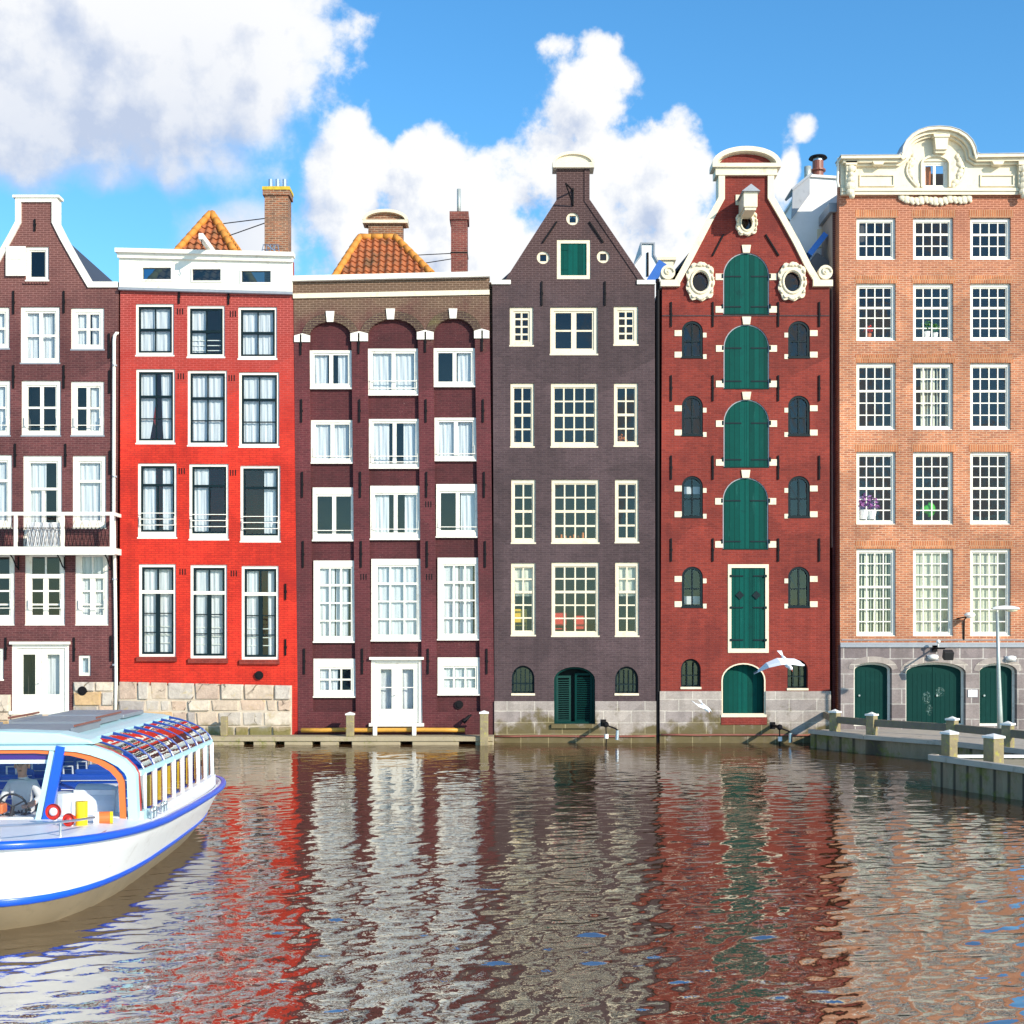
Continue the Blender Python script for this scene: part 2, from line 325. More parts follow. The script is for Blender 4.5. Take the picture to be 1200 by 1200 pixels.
# ------------------------------------------------------------------ mesh building
def poly_area(p): return 0.5 * sum(p[i][0] * p[(i + 1) % len(p)][1] - p[(i + 1) % len(p)][0] * p[i][1] for i in range(len(p)))
class MB:
    """collects geometry in world metres; build() links it as ONE mesh object under a thing or part"""
    def __init__(s): s.v = []; s.f = []; s.mi = []; s.k = 0
    def add(s, vs, fs):
        b = len(s.v); s.v += [tuple(v) for v in vs]
        for f in fs: s.f.append([b + i for i in f]); s.mi.append(s.k)
        return s
    def box(s, x0, x1, y0, y1, z0, z1):
        vs = [(x, y, z) for z in (z0, z1) for y in (y0, y1) for x in (x0, x1)]
        return s.add(vs, [(0, 2, 3, 1), (4, 5, 7, 6), (0, 1, 5, 4), (2, 6, 7, 3), (0, 4, 6, 2), (1, 3, 7, 5)])
    def obox(s, c, ux, uy, uz):
        c, ux, uy, uz = map(Vector, (c, ux, uy, uz))
        vs = [c + ux * i + uy * j + uz * k for k in (-1, 1) for j in (-1, 1) for i in (-1, 1)]
        return s.add(vs, [(0, 2, 3, 1), (4, 5, 7, 6), (0, 1, 5, 4), (2, 6, 7, 3), (0, 4, 6, 2), (1, 3, 7, 5)])
    def beam(s, a, b, w, h):
        a, b = Vector(a), Vector(b); d = b - a; u = d.normalized()
        side = u.cross(Vector((0, 0, 1)));  side = side.normalized() if side.length > 1e-4 else Vector((1, 0, 0)); up = side.cross(u)
        return s.obox((a + b) / 2, d / 2, side * w / 2, up * h / 2)
    def prism(s, outer, y0, y1, holes=()):
        """polygon in the x-z plane, with holes, extruded from y0 to y1"""
        loops = [list(outer)] + [list(h) for h in holes]
        flat = [p for l in loops for p in l]
        tris = tessellate_polygon([[Vector((p[0], p[1], 0)) for p in l] for l in loops])
        n = len(flat)
        vs = [(p[0], y0, p[1]) for p in flat] + [(p[0], y1, p[1]) for p in flat]
        fs = [tuple(t) for t in tris] + [tuple(n + i for i in reversed(t)) for t in tris]
        b = 0
        for l in loops:
            for i in range(len(l)):
                j = (i + 1) % len(l); fs.append((b + i, b + j, n + b + j, n + b + i))
            b += len(l)
        want = abs(poly_area(outer)) - sum(abs(poly_area(h)) for h in holes)
        got = sum(abs(poly_area([flat[i] for i in t])) for t in tris)
        if abs(want - got) > 0.02 * abs(want): print('PRISM area mismatch', want, got)
        return s.add(vs, fs)
    def ribbon(s, pts, t, y0, y1, out=0.0):
        """band of width t on the right-hand side of an x-z polyline, from y0 to y1"""
        P = [Vector((p[0], p[1])) for p in pts]; off = []; P2 = []
        for i, p in enumerate(P):
            d = []
            if i: d.append((P[i] - P[i - 1]).normalized())
            if i < len(P) - 1: d.append((P[i + 1] - P[i]).normalized())
            ns = [Vector((e.y, -e.x)) for e in d]
            nn = sum(ns, Vector((0, 0))).normalized(); k = 1 / max(.5, nn.dot(ns[0]))
            off.append(p + nn * t * k); P2.append(p - nn * out * k)
        for i in range(len(P) - 1):
            q = [P2[i], P2[i + 1], off[i + 1], off[i]]
            vs = [(a.x, y0, a.y) for a in q] + [(a.x, y1, a.y) for a in q]
            s.add(vs, [(0, 1, 2, 3), (7, 6, 5, 4), (0, 4, 5, 1), (2, 6, 7, 3), (1, 5, 6, 2), (3, 7, 4, 0)])
        return s
    def tube(s, pts, r, n=8, cap=True):
        pts = [Vector(p) for p in pts]; rs = r if isinstance(r, (list, tuple)) else [r] * len(pts)
        rings = []; prev = None
        for i, p in enumerate(pts):
            d = (pts[min(i + 1, len(pts) - 1)] - pts[max(i - 1, 0)]).normalized()
            a = Vector((0, 0, 1)) if abs(d.z) < .9 else Vector((1, 0, 0))
            u = d.cross(a).normalized() if prev is None else (prev - d * prev.dot(d)).normalized()
            prev = u; w_ = d.cross(u)
            rings.append([p + (u * math.cos(2 * math.pi * k / n) + w_ * math.sin(2 * math.pi * k / n)) * rs[i] for k in range(n)])
        vs = [v for rg in rings for v in rg]; fs = []
        for i in range(len(pts) - 1):
            for k in range(n):
                a = i * n + k; b = i * n + (k + 1) % n; fs.append((a, b, b + n, a + n))
        if cap: fs.append(tuple(range(n - 1, -1, -1))); fs.append(tuple((len(pts) - 1) * n + k for k in range(n)))
        return s.add(vs, fs)
    def ball(s, c, rx, ry=None, rz=None, nu=10, nv=7):
        ry = ry or rx; rz = rz or rx; c = Vector(c)
        vs = [c + Vector((0, 0, -rz))]
        for j in range(1, nv):
            a = -math.pi / 2 + math.pi * j / nv
            for i in range(nu):
                b = 2 * math.pi * i / nu; vs.append(c + Vector((rx * math.cos(a) * math.cos(b), ry * math.cos(a) * math.sin(b), rz * math.sin(a))))
        vs.append(c + Vector((0, 0, rz))); fs = []
        for i in range(nu):
            j = (i + 1) % nu; fs.append((0, 1 + j, 1 + i)); L = 1 + (nv - 2) * nu; fs.append((len(vs) - 1, L + i, L + j))
            for k in range(nv - 2): a = 1 + k * nu; fs.append((a + i, a + j, a + nu + j, a + nu + i))
        return s.add(vs, fs)
    def grid(s, fn, nu, nv):
        vs = [fn(i / nu, j / nv) for j in range(nv + 1) for i in range(nu + 1)]
        return s.add(vs, [(j * (nu + 1) + i, j * (nu + 1) + i + 1, (j + 1) * (nu + 1) + i + 1, (j + 1) * (nu + 1) + i) for j in range(nv) for i in range(nu)])
    def build(s, name, mat, parent=None, smooth=False, bevel=0.0, recalc=True, origin=None):
        org = Vector(origin) if origin is not None else (Vector(parent['o']) if parent is not None and 'o' in parent else Vector((0, 0, 0)))
        me = bpy.data.meshes.new(name); me.from_pydata([tuple(Vector(v) - org) for v in s.v], [], s.f)
        mats = mat if isinstance(mat, (list, tuple)) else [mat]
        for k in mats: me.materials.append(M[k])
        if len(mats) > 1: me.polygons.foreach_set('material_index', s.mi)
        if recalc:
            bm = bmesh.new(); bm.from_mesh(me); bmesh.ops.recalc_face_normals(bm, faces=bm.faces)
            bm.to_mesh(me); bm.free()
        if smooth: me.polygons.foreach_set('use_smooth', [True] * len(me.polygons))
        me.update()
        ob = bpy.data.objects.new(name, me); COL.objects.link(ob)
        if parent is not None: ob.parent = parent; ob['o'] = tuple(org)
        else: ob.location = org; ob['o'] = tuple(org)
        if bevel:
            b = ob.modifiers.new('bevel', 'BEVEL'); b.width = bevel; b.segments = 2; b.limit_method = 'ANGLE'
        return ob
def tag(o, label, cat, group=None):
    o['label'] = label; o['category'] = cat
    if group: o['group'] = group
    return o
def thing(name, label, cat, origin, group=None):
    e = bpy.data.objects.new(name, None); COL.objects.link(e); e.location = origin; e['o'] = tuple(origin); e.empty_display_size = .3
    return tag(e, label, cat, group)
def structure(o): o['kind'] = 'structure'; return o
def rect(x0, y0, x1, y1):                      # photo pixels on the facade plane -> polygon in metres
    return [(fx(x0), fz(y1)), (fx(x1), fz(y1)), (fx(x1), fz(y0)), (fx(x0), fz(y0))]
def pts(*a): return [(fx(x), fz(y)) for x, y in a]
def archpoly(x0, x1, zb, zs, zt, n=14):        # upright opening with elliptical head (metres)
    cx = (x0 + x1) / 2; r = (x1 - x0) / 2; p = [(x0, zb), (x1, zb)]
    for i in range(n + 1):
        a = math.pi * i / n; p.append((cx + r * math.cos(a), zs + (zt - zs) * math.sin(a)))
    return p
def arch_px(x0, ytop, x1, ybot, yspring): return archpoly(fx(x0), fx(x1), fz(ybot), fz(yspring), fz(ytop))
def inset_arch(x0, x1, zb, zs, zt, d, n=14): return archpoly(x0 + d, x1 - d, zb + d, zs, zt - d, n)
def oval(cx, cz, rx, rz, n=20, lob=0, amp=0, ph=0):
    return [(cx + rx * (1 + amp * math.cos(lob * a + ph)) * math.cos(a), cz + rz * (1 + amp * math.cos(lob * a + ph)) * math.sin(a)) for a in [2 * math.pi * i / n for i in range(n)]]

# ------------------------------------------------------------------ windows
def curtain_sheet(x0, x1, z0, z1, y, part, mat='curtain_white', gather=0.0, amp=.013):
    n = max(8, int((x1 - x0) / .022)); ph = R.uniform(0, 6); wl = R.uniform(.10, .15)
    def fn(u, v):
        x = x0 + (x1 - x0) * u
        if gather: x += gather * (1 - v) * (1 - v) * (u if gather < 0 else (1 - u)) * (x1 - x0)
        return (x, y + amp * math.sin(x * 2 * math.pi / wl + ph) * (.5 + .5 * (1 - v)) + .012 * math.sin(x * 31 + v * 3), z0 + (z1 - z0) * v)
    return MB().grid(fn, n, 6).build('curtain', mat, part, smooth=True, recalc=False)
def window(house, px, fw=5, v=(), h=(), sash=None, sw=2.0, cur=None, y=.05, glass_='pane_glass', frame='white_paint', sill=True, rails=(), cm='curtain_white', name='window', bars=1.2, rail_y=-.05, arch=None, wide=0, sashdepth=.05):
    """px: outer frame rectangle in photo pixels. v / h: bars as (fraction, width px). sash: colour of the opening leaf"""
    x0, x1, z1, z0 = fx(px[0]), fx(px[2]), fz(px[1]), fz(px[3])
    f = fw if isinstance(fw, tuple) else (fw, fw, fw, fw); l, r, t, b = [k / 34 for k in f]
    if sash is None: l, r, t, b = [max(.045, k - sw * .026) for k in (l, r, t, b)]
    X0, X1, Z0, Z1 = x0 + l, x1 - r, z0 + b, z1 - t
    m = MB()
    m.box(x0, X0, y, y + .12, z0, z1); m.box(X1, x1, y, y + .12, z0, z1)
    m.box(X0, X1, y, y + .12, z0, Z0); m.box(X0, X1, y, y + .12, Z1, z1)
    w_ = m.build(name, frame, house)
    if sill: MB().box(x0 - .02, x1 + .02, y - .055, y - .002, z0 - .02, z0 + .03).build('sill', frame if sill is True else sill, w_)
    sm = sash or frame; s = sw / 34; g = MB(); ys, ye = y + .035, y + .035 + sashdepth
    g.box(X0, X0 + s, ys, ye, Z0, Z1); g.box(X1 - s, X1, ys, ye, Z0, Z1); g.box(X0 + s, X1 - s, ys, ye, Z0, Z0 + s); g.box(X0 + s, X1 - s, ys, ye, Z1 - s, Z1)
    for q in v:
        fr, wd_ = q[0], (q[1] if q[1] else bars) / 68; xc = X0 + (X1 - X0) * fr
        za, zb = (Z1 - (Z1 - Z0) * q[3], Z1 - (Z1 - Z0) * q[2]) if len(q) > 2 else (Z0 + s, Z1 - s)
        g.box(xc - wd_, xc + wd_, ys + .004, ye - .006, za, zb)
    for q in h:
        fr, wd_ = q[0], (q[1] if q[1] else bars) / 68; zc = Z1 - (Z1 - Z0) * fr
        if len(q) > 2: continue
        g.box(X0 + s, X1 - s, ys + .008 - (.02 if wd_ > .035 else 0), ye - .009, zc - wd_, zc + wd_)
    g.build('sash', sm, w_)
    tr = MB()
    for q in h:
        if len(q) > 2: zc = Z1 - (Z1 - Z0) * q[0]; tr.box(X0, X1, y + .01, y + .10, zc - q[1] / 68, zc + q[1] / 68)
    if tr.v: tr.build('transom', frame, w_)
    tx, tz = R.uniform(-.02, .02), R.uniform(-.018, .018); yp = y + .065
    MB().add([(X0, yp - tx - tz, Z0), (X1, yp + tx - tz, Z0), (X1, yp + tx + tz, Z1), (X0, yp - tx + tz, Z1)], [(0, 1, 2, 3)]).build('pane', glass_, w_, recalc=False)
    W_ = X1 - X0; cy = y + .16
    if cur == 'full': curtain_sheet(X0 - .02, X1 + .02, Z0 - .05, Z1 + .05, cy, w_, cm, amp=.010)
    elif cur == 'sides':
        k = R.uniform(.30, .42); curtain_sheet(X0 - .02, X0 + W_ * k, Z0 - .05, Z1 + .05, cy, w_, cm); curtain_sheet(X1 - W_ * R.uniform(.28, .4), X1 + .02, Z0 - .05, Z1 + .05, cy, w_, cm)
    elif cur == 'left': curtain_sheet(X0 - .02, X0 + W_ * R.uniform(.42, .6), Z0 - .05, Z1 + .05, cy, w_, cm)
    elif cur == 'right': curtain_sheet(X1 - W_ * R.uniform(.38, .52), X1 + .02, Z0 - .05, Z1 + .05, cy, w_, cm)
    elif cur == 'drawn':      # two panels meeting, a narrow dark slit at right
        curtain_sheet(X0 - .02, X0 + W_ * .47, Z0 - .05, Z1 + .05, cy, w_, cm); curtain_sheet(X0 + W_ * .5, X1 - W_ * R.uniform(.02, .16), Z0 - .05, Z1 + .05, cy + .04, w_, cm)
    elif cur == 'tied':
        curtain_sheet(X0 - .02, X0 + W_ * .5, Z0 - .05, Z1 + .05, cy, w_, cm, gather=-.45); curtain_sheet(X0 + W_ * .62, X1 + .02, Z0 - .05, Z1 + .05, cy, w_, cm, gather=.2)
    elif cur == 'blind': curtain_sheet(X0, X1, Z0 + (Z1 - Z0) * .55, Z1 + .03, cy, w_, cm, amp=.002)
    elif cur == 'slats':
        q = MB(); n = 11
        for i in range(n):
            xc = X0 + W_ * (i + .5) / n
            if R.random() < .85: q.obox((xc, cy + .0, (Z0 + Z1) / 2), (W_ * .028, .02, 0), (-.002, .003, 0), (0, 0, (Z1 - Z0) / 2))
        q.build('vertical_blind', 'curtain_cream', w_)
    elif cur == 'shade':
        curtain_sheet(X0 - .02, X1 - W_ * .2, Z0 - .05, Z1 + .05, cy - .01, w_, 'curtain_cream', amp=.006); curtain_sheet(X1 - W_ * .19, X1 + .02, Z0 - .05, Z1 + .05, cy + .10, w_, 'curtain_cream', amp=.01)
    if rails:
        q = MB()
        for fr in rails:
            zc = Z1 - (Z1 - Z0) * fr; q.box(X0 - .03, X1 + .03, rail_y - .012, rail_y + .012, zc - .013, zc + .013)
        if rail_y < y: q.box(X0 - .03, X0 - .005, rail_y + .014, y + .02, zc - .01, zc + .30); q.box(X1 + .005, X1 + .03, rail_y + .014, y + .02, zc - .01, zc + .30)
        q.build('guard_rail', 'white_paint', w_)
    return w_
def anchors(house, lst, w_=.055):
    for (x, ya, yb) in lst:
        X, Za, Zb = fx(x), fz(yb), fz(ya)
        m = MB(); m.box(X - w_ / 2, X + w_ / 2, -.05, -.003, Za, Zb); m.box(X - .045, X + .045, -.03, -.004, (Za + Zb) / 2 - .04, (Za + Zb) / 2 + .04)
        m.build('wall_anchor', 'iron', house)
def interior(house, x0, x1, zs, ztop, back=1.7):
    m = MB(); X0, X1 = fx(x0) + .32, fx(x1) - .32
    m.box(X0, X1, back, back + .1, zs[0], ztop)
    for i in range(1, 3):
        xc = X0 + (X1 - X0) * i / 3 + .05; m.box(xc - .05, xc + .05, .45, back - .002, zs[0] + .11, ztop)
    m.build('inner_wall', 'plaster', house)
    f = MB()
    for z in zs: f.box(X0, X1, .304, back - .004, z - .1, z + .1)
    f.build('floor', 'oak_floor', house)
def body(m, x0, x1, ztop, depth=9.0, zb=-.6, y0=.3, zleft=None):
    """side and rear walls added to a wall mesh"""
    X0, X1 = fx(x0), fx(x1)
    m.box(X0, X0 + .3, y0 + .002, depth, zb, zleft or ztop); m.box(X1 - .3, X1, y0 + .002, depth, zb, ztop); m.box(X0 + .3, X1 - .3, depth - .3, depth, zb, ztop)
def gable_roof(house, x0, x1, zeave, xr, zr, mat='slate_roof', ya=.32, yb=9.0):
    X0, X1, XR = fx(x0), fx(x1), fx(xr); m = MB(); t = .12
    for (a, s_) in ((X0, 1), (X1, -1)):
        vs = [(a, ya, zeave), (XR, ya, zr), (XR, yb, zr), (a, yb, zeave)]
        m.add(vs + [(x, y, z - t) for x, y, z in vs], [(0, 1, 2, 3), (7, 6, 5, 4), (0, 4, 5, 1), (1, 5, 6, 2), (2, 6, 7, 3), (3, 7, 4, 0)])
    m.add([(X0, yb, zeave), (X1, yb, zeave), (XR, yb, zr)], [(0, 1, 2)])
    return m.build('roof', mat, house)
def tiles(m, A, B, T0, T1, tw=.26, th=.30):
    """pantiled plane: eave A-B, top T0-T1 (trapezoid or triangle)"""
    A, B, T0, T1 = map(Vector, (A, B, T0, T1)); u = (B - A).normalized(); n0 = (B - A).cross(T0 - A).normalized()
    if n0.y > 0 and abs(n0.y) > .2: n0 = -n0
    if n0.z < 0: n0 = -n0
    vv = u.cross(n0); vv = vv if vv.dot(T0 - A) > 0 else -vv
    H = (T0 - A).dot(vv); W_ = (B - A).length; l0 = (T0 - A).dot(u); l1 = (T1 - A).dot(u)
    ns = 6; nc = int(W_ / tw * ns); nr = int(H / th)
    for r_ in range(nr + 1):
        va, vb = r_ * th, min((r_ + 1) * th, H)
        if vb - va < .02: continue
        for c_ in range(nc):
            ua, ub = c_ * tw / ns, (c_ + 1) * tw / ns; fm = ((va + vb) / 2) / H
            if not (l0 * fm - .03 <= (ua + ub) / 2 <= W_ + (l1 - W_) * fm + .03): continue
            def pt(uu, v_, low): return A + u * uu + vv * v_ + n0 * (.045 * math.sin(uu / tw * 2 * math.pi) + (.07 if low else .0))
            q = [pt(ua, va - .02, True), pt(ub, va - .02, True), pt(ub, vb, False), pt(ua, vb, False)]
            low = [q[0] - n0 * .07, q[1] - n0 * .07]
            m.add(q + low, [(0, 1, 2, 3), (0, 4, 5, 1)])
def ridge_line(m, a, b, r=.13, step=.36):
    a, b = Vector(a), Vector(b); n = max(2, int((b - a).length / step)); d = (b - a) / n
    for i in range(n): p = a + d * i; m.tube([p, p + d * 1.08], [r * 1.08, r * .92], 8)
# ================================================================== the setting
m = MB(); m.add([(-3000, 7, .35), (3000, 7, .35), (3000, 4000, .35), (-3000, 4000, .35)], [(0, 1, 2, 3)])
structure(m.build('ground', 'earth'))
m = MB(); m.add([(-3000, -3000, -1.4), (3000, -3000, -1.4), (3000, 3000, -1.4), (-3000, 3000, -1.4)], [(0, 1, 2, 3)])
structure(m.build('canal_bed', 'earth'))
# water: waves are real geometry where they can be made out, bump for the fine ripple
def water():
    xs = np.concatenate([[-900, -200, -60, -30, -20], np.arange(-15, 15.001, .06), [20, 30, 60, 200, 900]])
    ys = np.concatenate([[-900, -200, -80, -50, -42], np.arange(-37, -24, .045), np.arange(-24, -18, .065), np.arange(-18, .41, .10), [9.0]])
    X, Y = np.meshgrid(xs, ys); Z = np.zeros_like(X); rg = np.random.RandomState(3)
    for lam, amp, n in ((2.6, .004, 7), (1.3, .0032, 10), (.75, .0032, 16), (.48, .0034, 24), (.33, .0027, 26), (.24, .0016, 26)):
        for i in range(n):
            l_ = lam * rg.uniform(.75, 1.3); a = rg.normal(math.pi / 2 + .25, .75); k = 2 * math.pi / l_
            Z += amp / math.sqrt(n) * 1.05 * np.sin(k * (math.cos(a) * X + math.sin(a) * Y) + rg.uniform(0, 6.28))
    env = 1 + .45 * np.sin(X * .23 + 1.3 + .5 * np.sin(Y * .2)) * np.sin(Y * .41 + .7 * np.sin(X * .3) + .4)
    env *= np.interp(Y, [-37, -26, -14, -6, 0], [1.0, 1.0, .75, .55, .4])
    Z *= env
    ny, nx = X.shape; idx = np.arange(nx * ny).reshape(ny, nx)
    q = np.stack([idx[:-1, :-1], idx[:-1, 1:], idx[1:, 1:], idx[1:, :-1]], -1).reshape(-1, 4)
    me = bpy.data.meshes.new('water'); me.vertices.add(nx * ny); me.vertices.foreach_set('co', np.stack([X, Y, Z], -1).ravel())
    me.loops.add(q.size); me.loops.foreach_set('vertex_index', q.ravel().astype(np.int32)); me.polygons.add(len(q))
    me.polygons.foreach_set('loop_start', np.arange(len(q), dtype=np.int32) * 4)
    me.update(calc_edges=True); me.polygons.foreach_set('use_smooth', [True] * len(q)); me.materials.append(M['canal_water'])
    ob = bpy.data.objects.new('water', me); COL.objects.link(ob); structure(ob)
water()
def rubble_wall(m, x0, x1, zt0, zt1, zb, y0=-.10, hrow=.40):
    z = zb; row = 0
    while True:
        f = (z - zb)
        h = hrow * R.uniform(.75, 1.3)
        top_l = zt0; last = z + h + .22 > min(zt0, zt1)
        x = x0
        while x < x1 - .01:
            w_ = R.uniform(.3, 1.1)
            if x + w_ > x1 - .3: w_ = x1 - x
            def zt(xx): return zt0 + (zt1 - zt0) * (xx - x0) / (x1 - x0)
            za, zc = (zt(x), zt(x + w_)) if last else (z + h, z + h)
            g = .008; yj = y0 + R.uniform(-.06, .03)
            j = lambda a=.06: R.uniform(-a, a)
            vs = []
            for (yy, e) in ((yj, .02), (.02, 0)):
                vs += [(x + g + e + abs(j()), yy + j(.02) * (e > 0), z + g), (x + w_ - g - e - abs(j()), yy + j(.02) * (e > 0), z + g), (x + w_ - g - e, yy + j(.02) * (e > 0), zc - g - (0 if last else abs(j(.07)))), (x + g + e, yy, za - g - (0 if last else abs(j(.07))))]
            m.add(vs, [(0, 1, 2, 3), (7, 6, 5, 4), (0, 4, 5, 1), (1, 5, 6, 2), (2, 6, 7, 3), (3, 7, 4, 0)])
            x += w_
        if last: break
        z += h; row += 1
def nudge(poly, d=0.0): return poly
G_H = 'canal houses in the row'

# ================================================================== 1  maroon neck gable house
h1 = thing('canal_house', 'dark maroon brick house with white edged neck gable and a white balcony', 'house', (fx(43), 0, .3), G_H)
sl_l = [(-53, 331), (-21, 331), (-4, 302), (10, 277), (19, 260), (19, 231)]; sl_r = [(67.5, 231), (67.5, 260), (76, 277), (90, 302), (107, 331), (139, 331)]
wins1 = [(-36, 360, 11, 409), (24, 359.5, 70, 426), (83, 361, 122, 410), (-34, 446, 12, 511), (25, 446, 71, 511), (83, 447, 122, 511),
         (-31, 533, 14, 619), (27, 534, 72.5, 642), (85, 534, 124, 619), (-28, 649, 17, 733), (29, 649, 76, 733), (88, 649, 127, 733)]
holes = [rect(*r) for r in wins1] + [rect(30, 289, 57, 329), rect(14, 753, 81, 835), rect(-50, 760, 4, 797), rect(92, 768, 106, 792)]
m = MB(); m.prism(pts((-53, 890), *sl_l, *sl_r, (134.5, 890)), 0, .3, holes); body(m, -53, 135, fz(333)); m.build('wall', 'maroon_brick', h1)
m = MB(); m.ribbon(pts(*sl_l, *sl_r), 6.2 / 34, -.07, .34, .012); m.build('gable_trim', 'white_paint', h1)
m = MB(); m.box(fx(16), fx(70.5), -.12, .36, fz(232.5), fz(229.5)); m.build('coping', 'white_paint', h1)
gable_roof(h1, -21, 107, fz(334), 43, fz(250)); MB().box(fx(-53), fx(139), .302, 9, fz(336), fz(333.6)).build('flat_roof', 'slate_roof', h1)
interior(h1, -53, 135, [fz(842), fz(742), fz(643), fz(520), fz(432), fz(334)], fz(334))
BV = [(.5, 4)]
for i, r in enumerate(wins1):
    row, c_ = divmod(i, 3)
    if row == 0: window(h1, r, 6.5, BV, [(.5, 2.4)], cur='sides' if c_ != 1 else 'drawn', sill='lead')
    elif row == 1: window(h1, r, 6.5, BV, [(.48, 2.4)], cur=['right', None, 'right'][c_], sill='lead', rails=(.86,))
    elif row == 2: window(h1, r, (7, 7, 8, 9 if c_ != 1 else 5), [(.5, 4, .35, 1)] if c_ == 1 else [], [(.33, 3, 1)], cur=['right', 'left', 'full'][c_])
    else: window(h1, r, (7, 7, 3, 12), [(.5, 2, 0, .32), (.5, 6, .32, 1)], [(.34, 5, 1), (.58, 2), (.80, 2)], cur=[None, None, 'full'][c_], rails=(.86,), y=.06)
aw = window(h1, (30, 289, 57, 329), 5, (), (), sw=1.5, cur=None)
m = MB(); m.box(fx(8), fx(31), -.10, -.05, fz(324), fz(289.5))
m.box(fx(8) + .05, fx(31) - .05, -.115, -.102, fz(322), fz(308)); m.box(fx(8) + .05, fx(31) - .05, -.115, -.102, fz(305), fz(292)); sh = m.build('window_shutter', 'white_paint', h1); sh['label'] = 'open white shutter'
m = MB()
for k in range(9): m.box(fx(28 + k * 3.3), fx(28 + k * 3.3) + .06, -.06, -.003, fz(333), fz(330.4))
m.build('dentil_course', 'maroon_brick', h1)
window(h1, (-50, 760, 4, 797), 5, BV, (), cur='full')
window(h1, (92, 768, 106, 792), 3.5, (), (), sw=.8, cur='full', cm='curtain_blue', sill=False)
# french doors
def french_door(house, px, fw, leaf_glass, y=.05, cur='sides', bars=()):
    x0, x1, z1, z0 = fx(px[0]), fx(px[2]), fz(px[1]), fz(px[3]); l = fw / 34
    m = MB(); m.box(x0, x0 + l, y - .03, y + .12, z0, z1); m.box(x1 - l, x1, y - .03, y + .12, z0, z1); m.box(x0 + l, x1 - l, y - .03, y + .12, z1 - l * 1.3, z1)
    d = m.build('french_door', 'white_paint', house)
    MB().box(x0 - .05, x1 + .05, -.12, y - .032, z1 - .06, z1 + .03).build('lintel', 'white_paint', d)
    MB().box(x0 - .06, x1 + .06, -.14, y - .002, z0 - .06, z0 + .05).build('threshold', 'white_paint', d)
    X0, X1, Z1 = x0 + l, x1 - l, z1 - l * 1.3; xm = (X0 + X1) / 2
    for a, b in ((X0 + .005, xm - .006), (xm + .006, X1 - .005)):
        w_ = (b - a); g0, g1 = a + w_ * .24, b - w_ * .24; gz1, gz0 = Z1 - .22, z0 + (Z1 - z0) * leaf_glass
        m = MB(); m.prism([(a, z0 + .055), (b, z0 + .055), (b, Z1 - .005), (a, Z1 - .005)], y + .02, y + .08, [[(g0, gz0), (g1, gz0), (g1, gz1), (g0, gz1)]])
        m.box(a + w_ * .2, b - w_ * .2, y + .008, y + .018, z0 + .12, gz0 - .10)
        for q in bars: m.box(g0, g1, y + .03, y + .07, gz1 - (gz1 - gz0) * q - .015, gz1 - (gz1 - gz0) * q + .015)
        m.build('door_leaf', 'white_paint', d)
        MB().add([(g0, y + .055, gz0), (g1, y + .055, gz0), (g1, y + .055, gz1), (g0, y + .055, gz1)], [(0, 1, 2, 3)]).build('pane', 'pane_glass', d, recalc=False)
    if cur == 'sides' or cur == 'full': curtain_sheet(xm + .1, X1, z0 + .1, Z1, y + .25, d)
    if cur == 'full': curtain_sheet(X0, xm - .1, z0 + .1, Z1, y + .25, d)
    m = MB(); m.tube([(xm - .05, y - .02, z0 + 1.0), (xm - .05, y - .05, z0 + 1.0), (xm - .14, y - .05, z0 + 1.0)], .012, 6); m.build('door_handle', 'steel', d)
    return d
french_door(h1, (14, 753, 81, 835), 5, .28)
anchors(h1, [(16, 341, 368), (75, 341, 367), (16, 428, 455), (75, 428, 455), (18, 520, 547), (77, 520, 547), (87, 747, 775), (130, 745, 775), (7, 747, 773), (41, 257, 271), (129, 528, 556), (128, 391, 420), (128.5, 434, 461)])
m = MB(); rubble_wall(m, fx(87), fx(134.5), fz(799), fz(799), -.3); rubble_wall(m, fx(-53), fx(13), fz(814), fz(814), -.3); rubble_wall(m, fx(13), fx(87), fz(837), fz(837), -.3)
sb = m.build('stone_base', 'rubble_stone', h1, bevel=.025); m = MB(); m.box(fx(86.8), fx(134.6), -.055, -.002, -.5, fz(799.3)); m.box(fx(-53), fx(86.7), -.054, -.003, -.5, fz(836)); m.box(fx(-53), fx(13), -.053, -.004, fz(835.9), fz(814)); m.build('mortar_bed', 'mortar', sb)
m = MB(); c0 = Vector((fx(98), -.14, fz(809.5))); m.tube([c0 - Vector((0, .02, 0)), c0 + Vector((0, .12, 0))], .16, 16); m.tube([c0 - Vector((0, .05, 0)), c0 + Vector((0, .1, 0))], .09, 14); m.build('vent_cap', 'iron', h1)
# balcony
YB = -.85
bx0, bx1 = at(-46, 600, YB).x, at(133.5, 600, YB).x; zt, zr, zb1, zb0 = at(0, 600, YB).z, at(0, 604, YB).z, at(0, 642.5, YB).z, at(0, 649, YB).z
m = MB(); m.box(bx0, bx1, YB, -.002, zb0, zb1 + .02); m.box(bx0 - .04, bx1 + .04, YB - .05, YB - .002, zb0 - .03, zb1 + .05)
bal = m.build('balcony', 'white_paint', h1)
m = MB(); m.box(bx0, bx1, YB - .03, YB + .05, zr, zt); m.box(bx1 - .08, bx1, YB + .052, -.02, zr, zt); m.box(bx0, bx0 + .08, YB + .052, -.02, zr, zt); m.build('hand_rail', 'white_paint', bal)
for px in (-42, 18.5, 73.5, 131):
    xc = at(px, 600, YB).x; MB().box(xc - .06, xc + .06, YB - .02, YB + .04, zb1, zr - .001).build('baluster_post', 'white_paint', bal)
m = MB(); z_a = zb1 + .08; z_b = zr - .05; zm = z_a + (z_b - z_a) * .62; n = 38; dx = (bx1 - bx0 - .2) / n
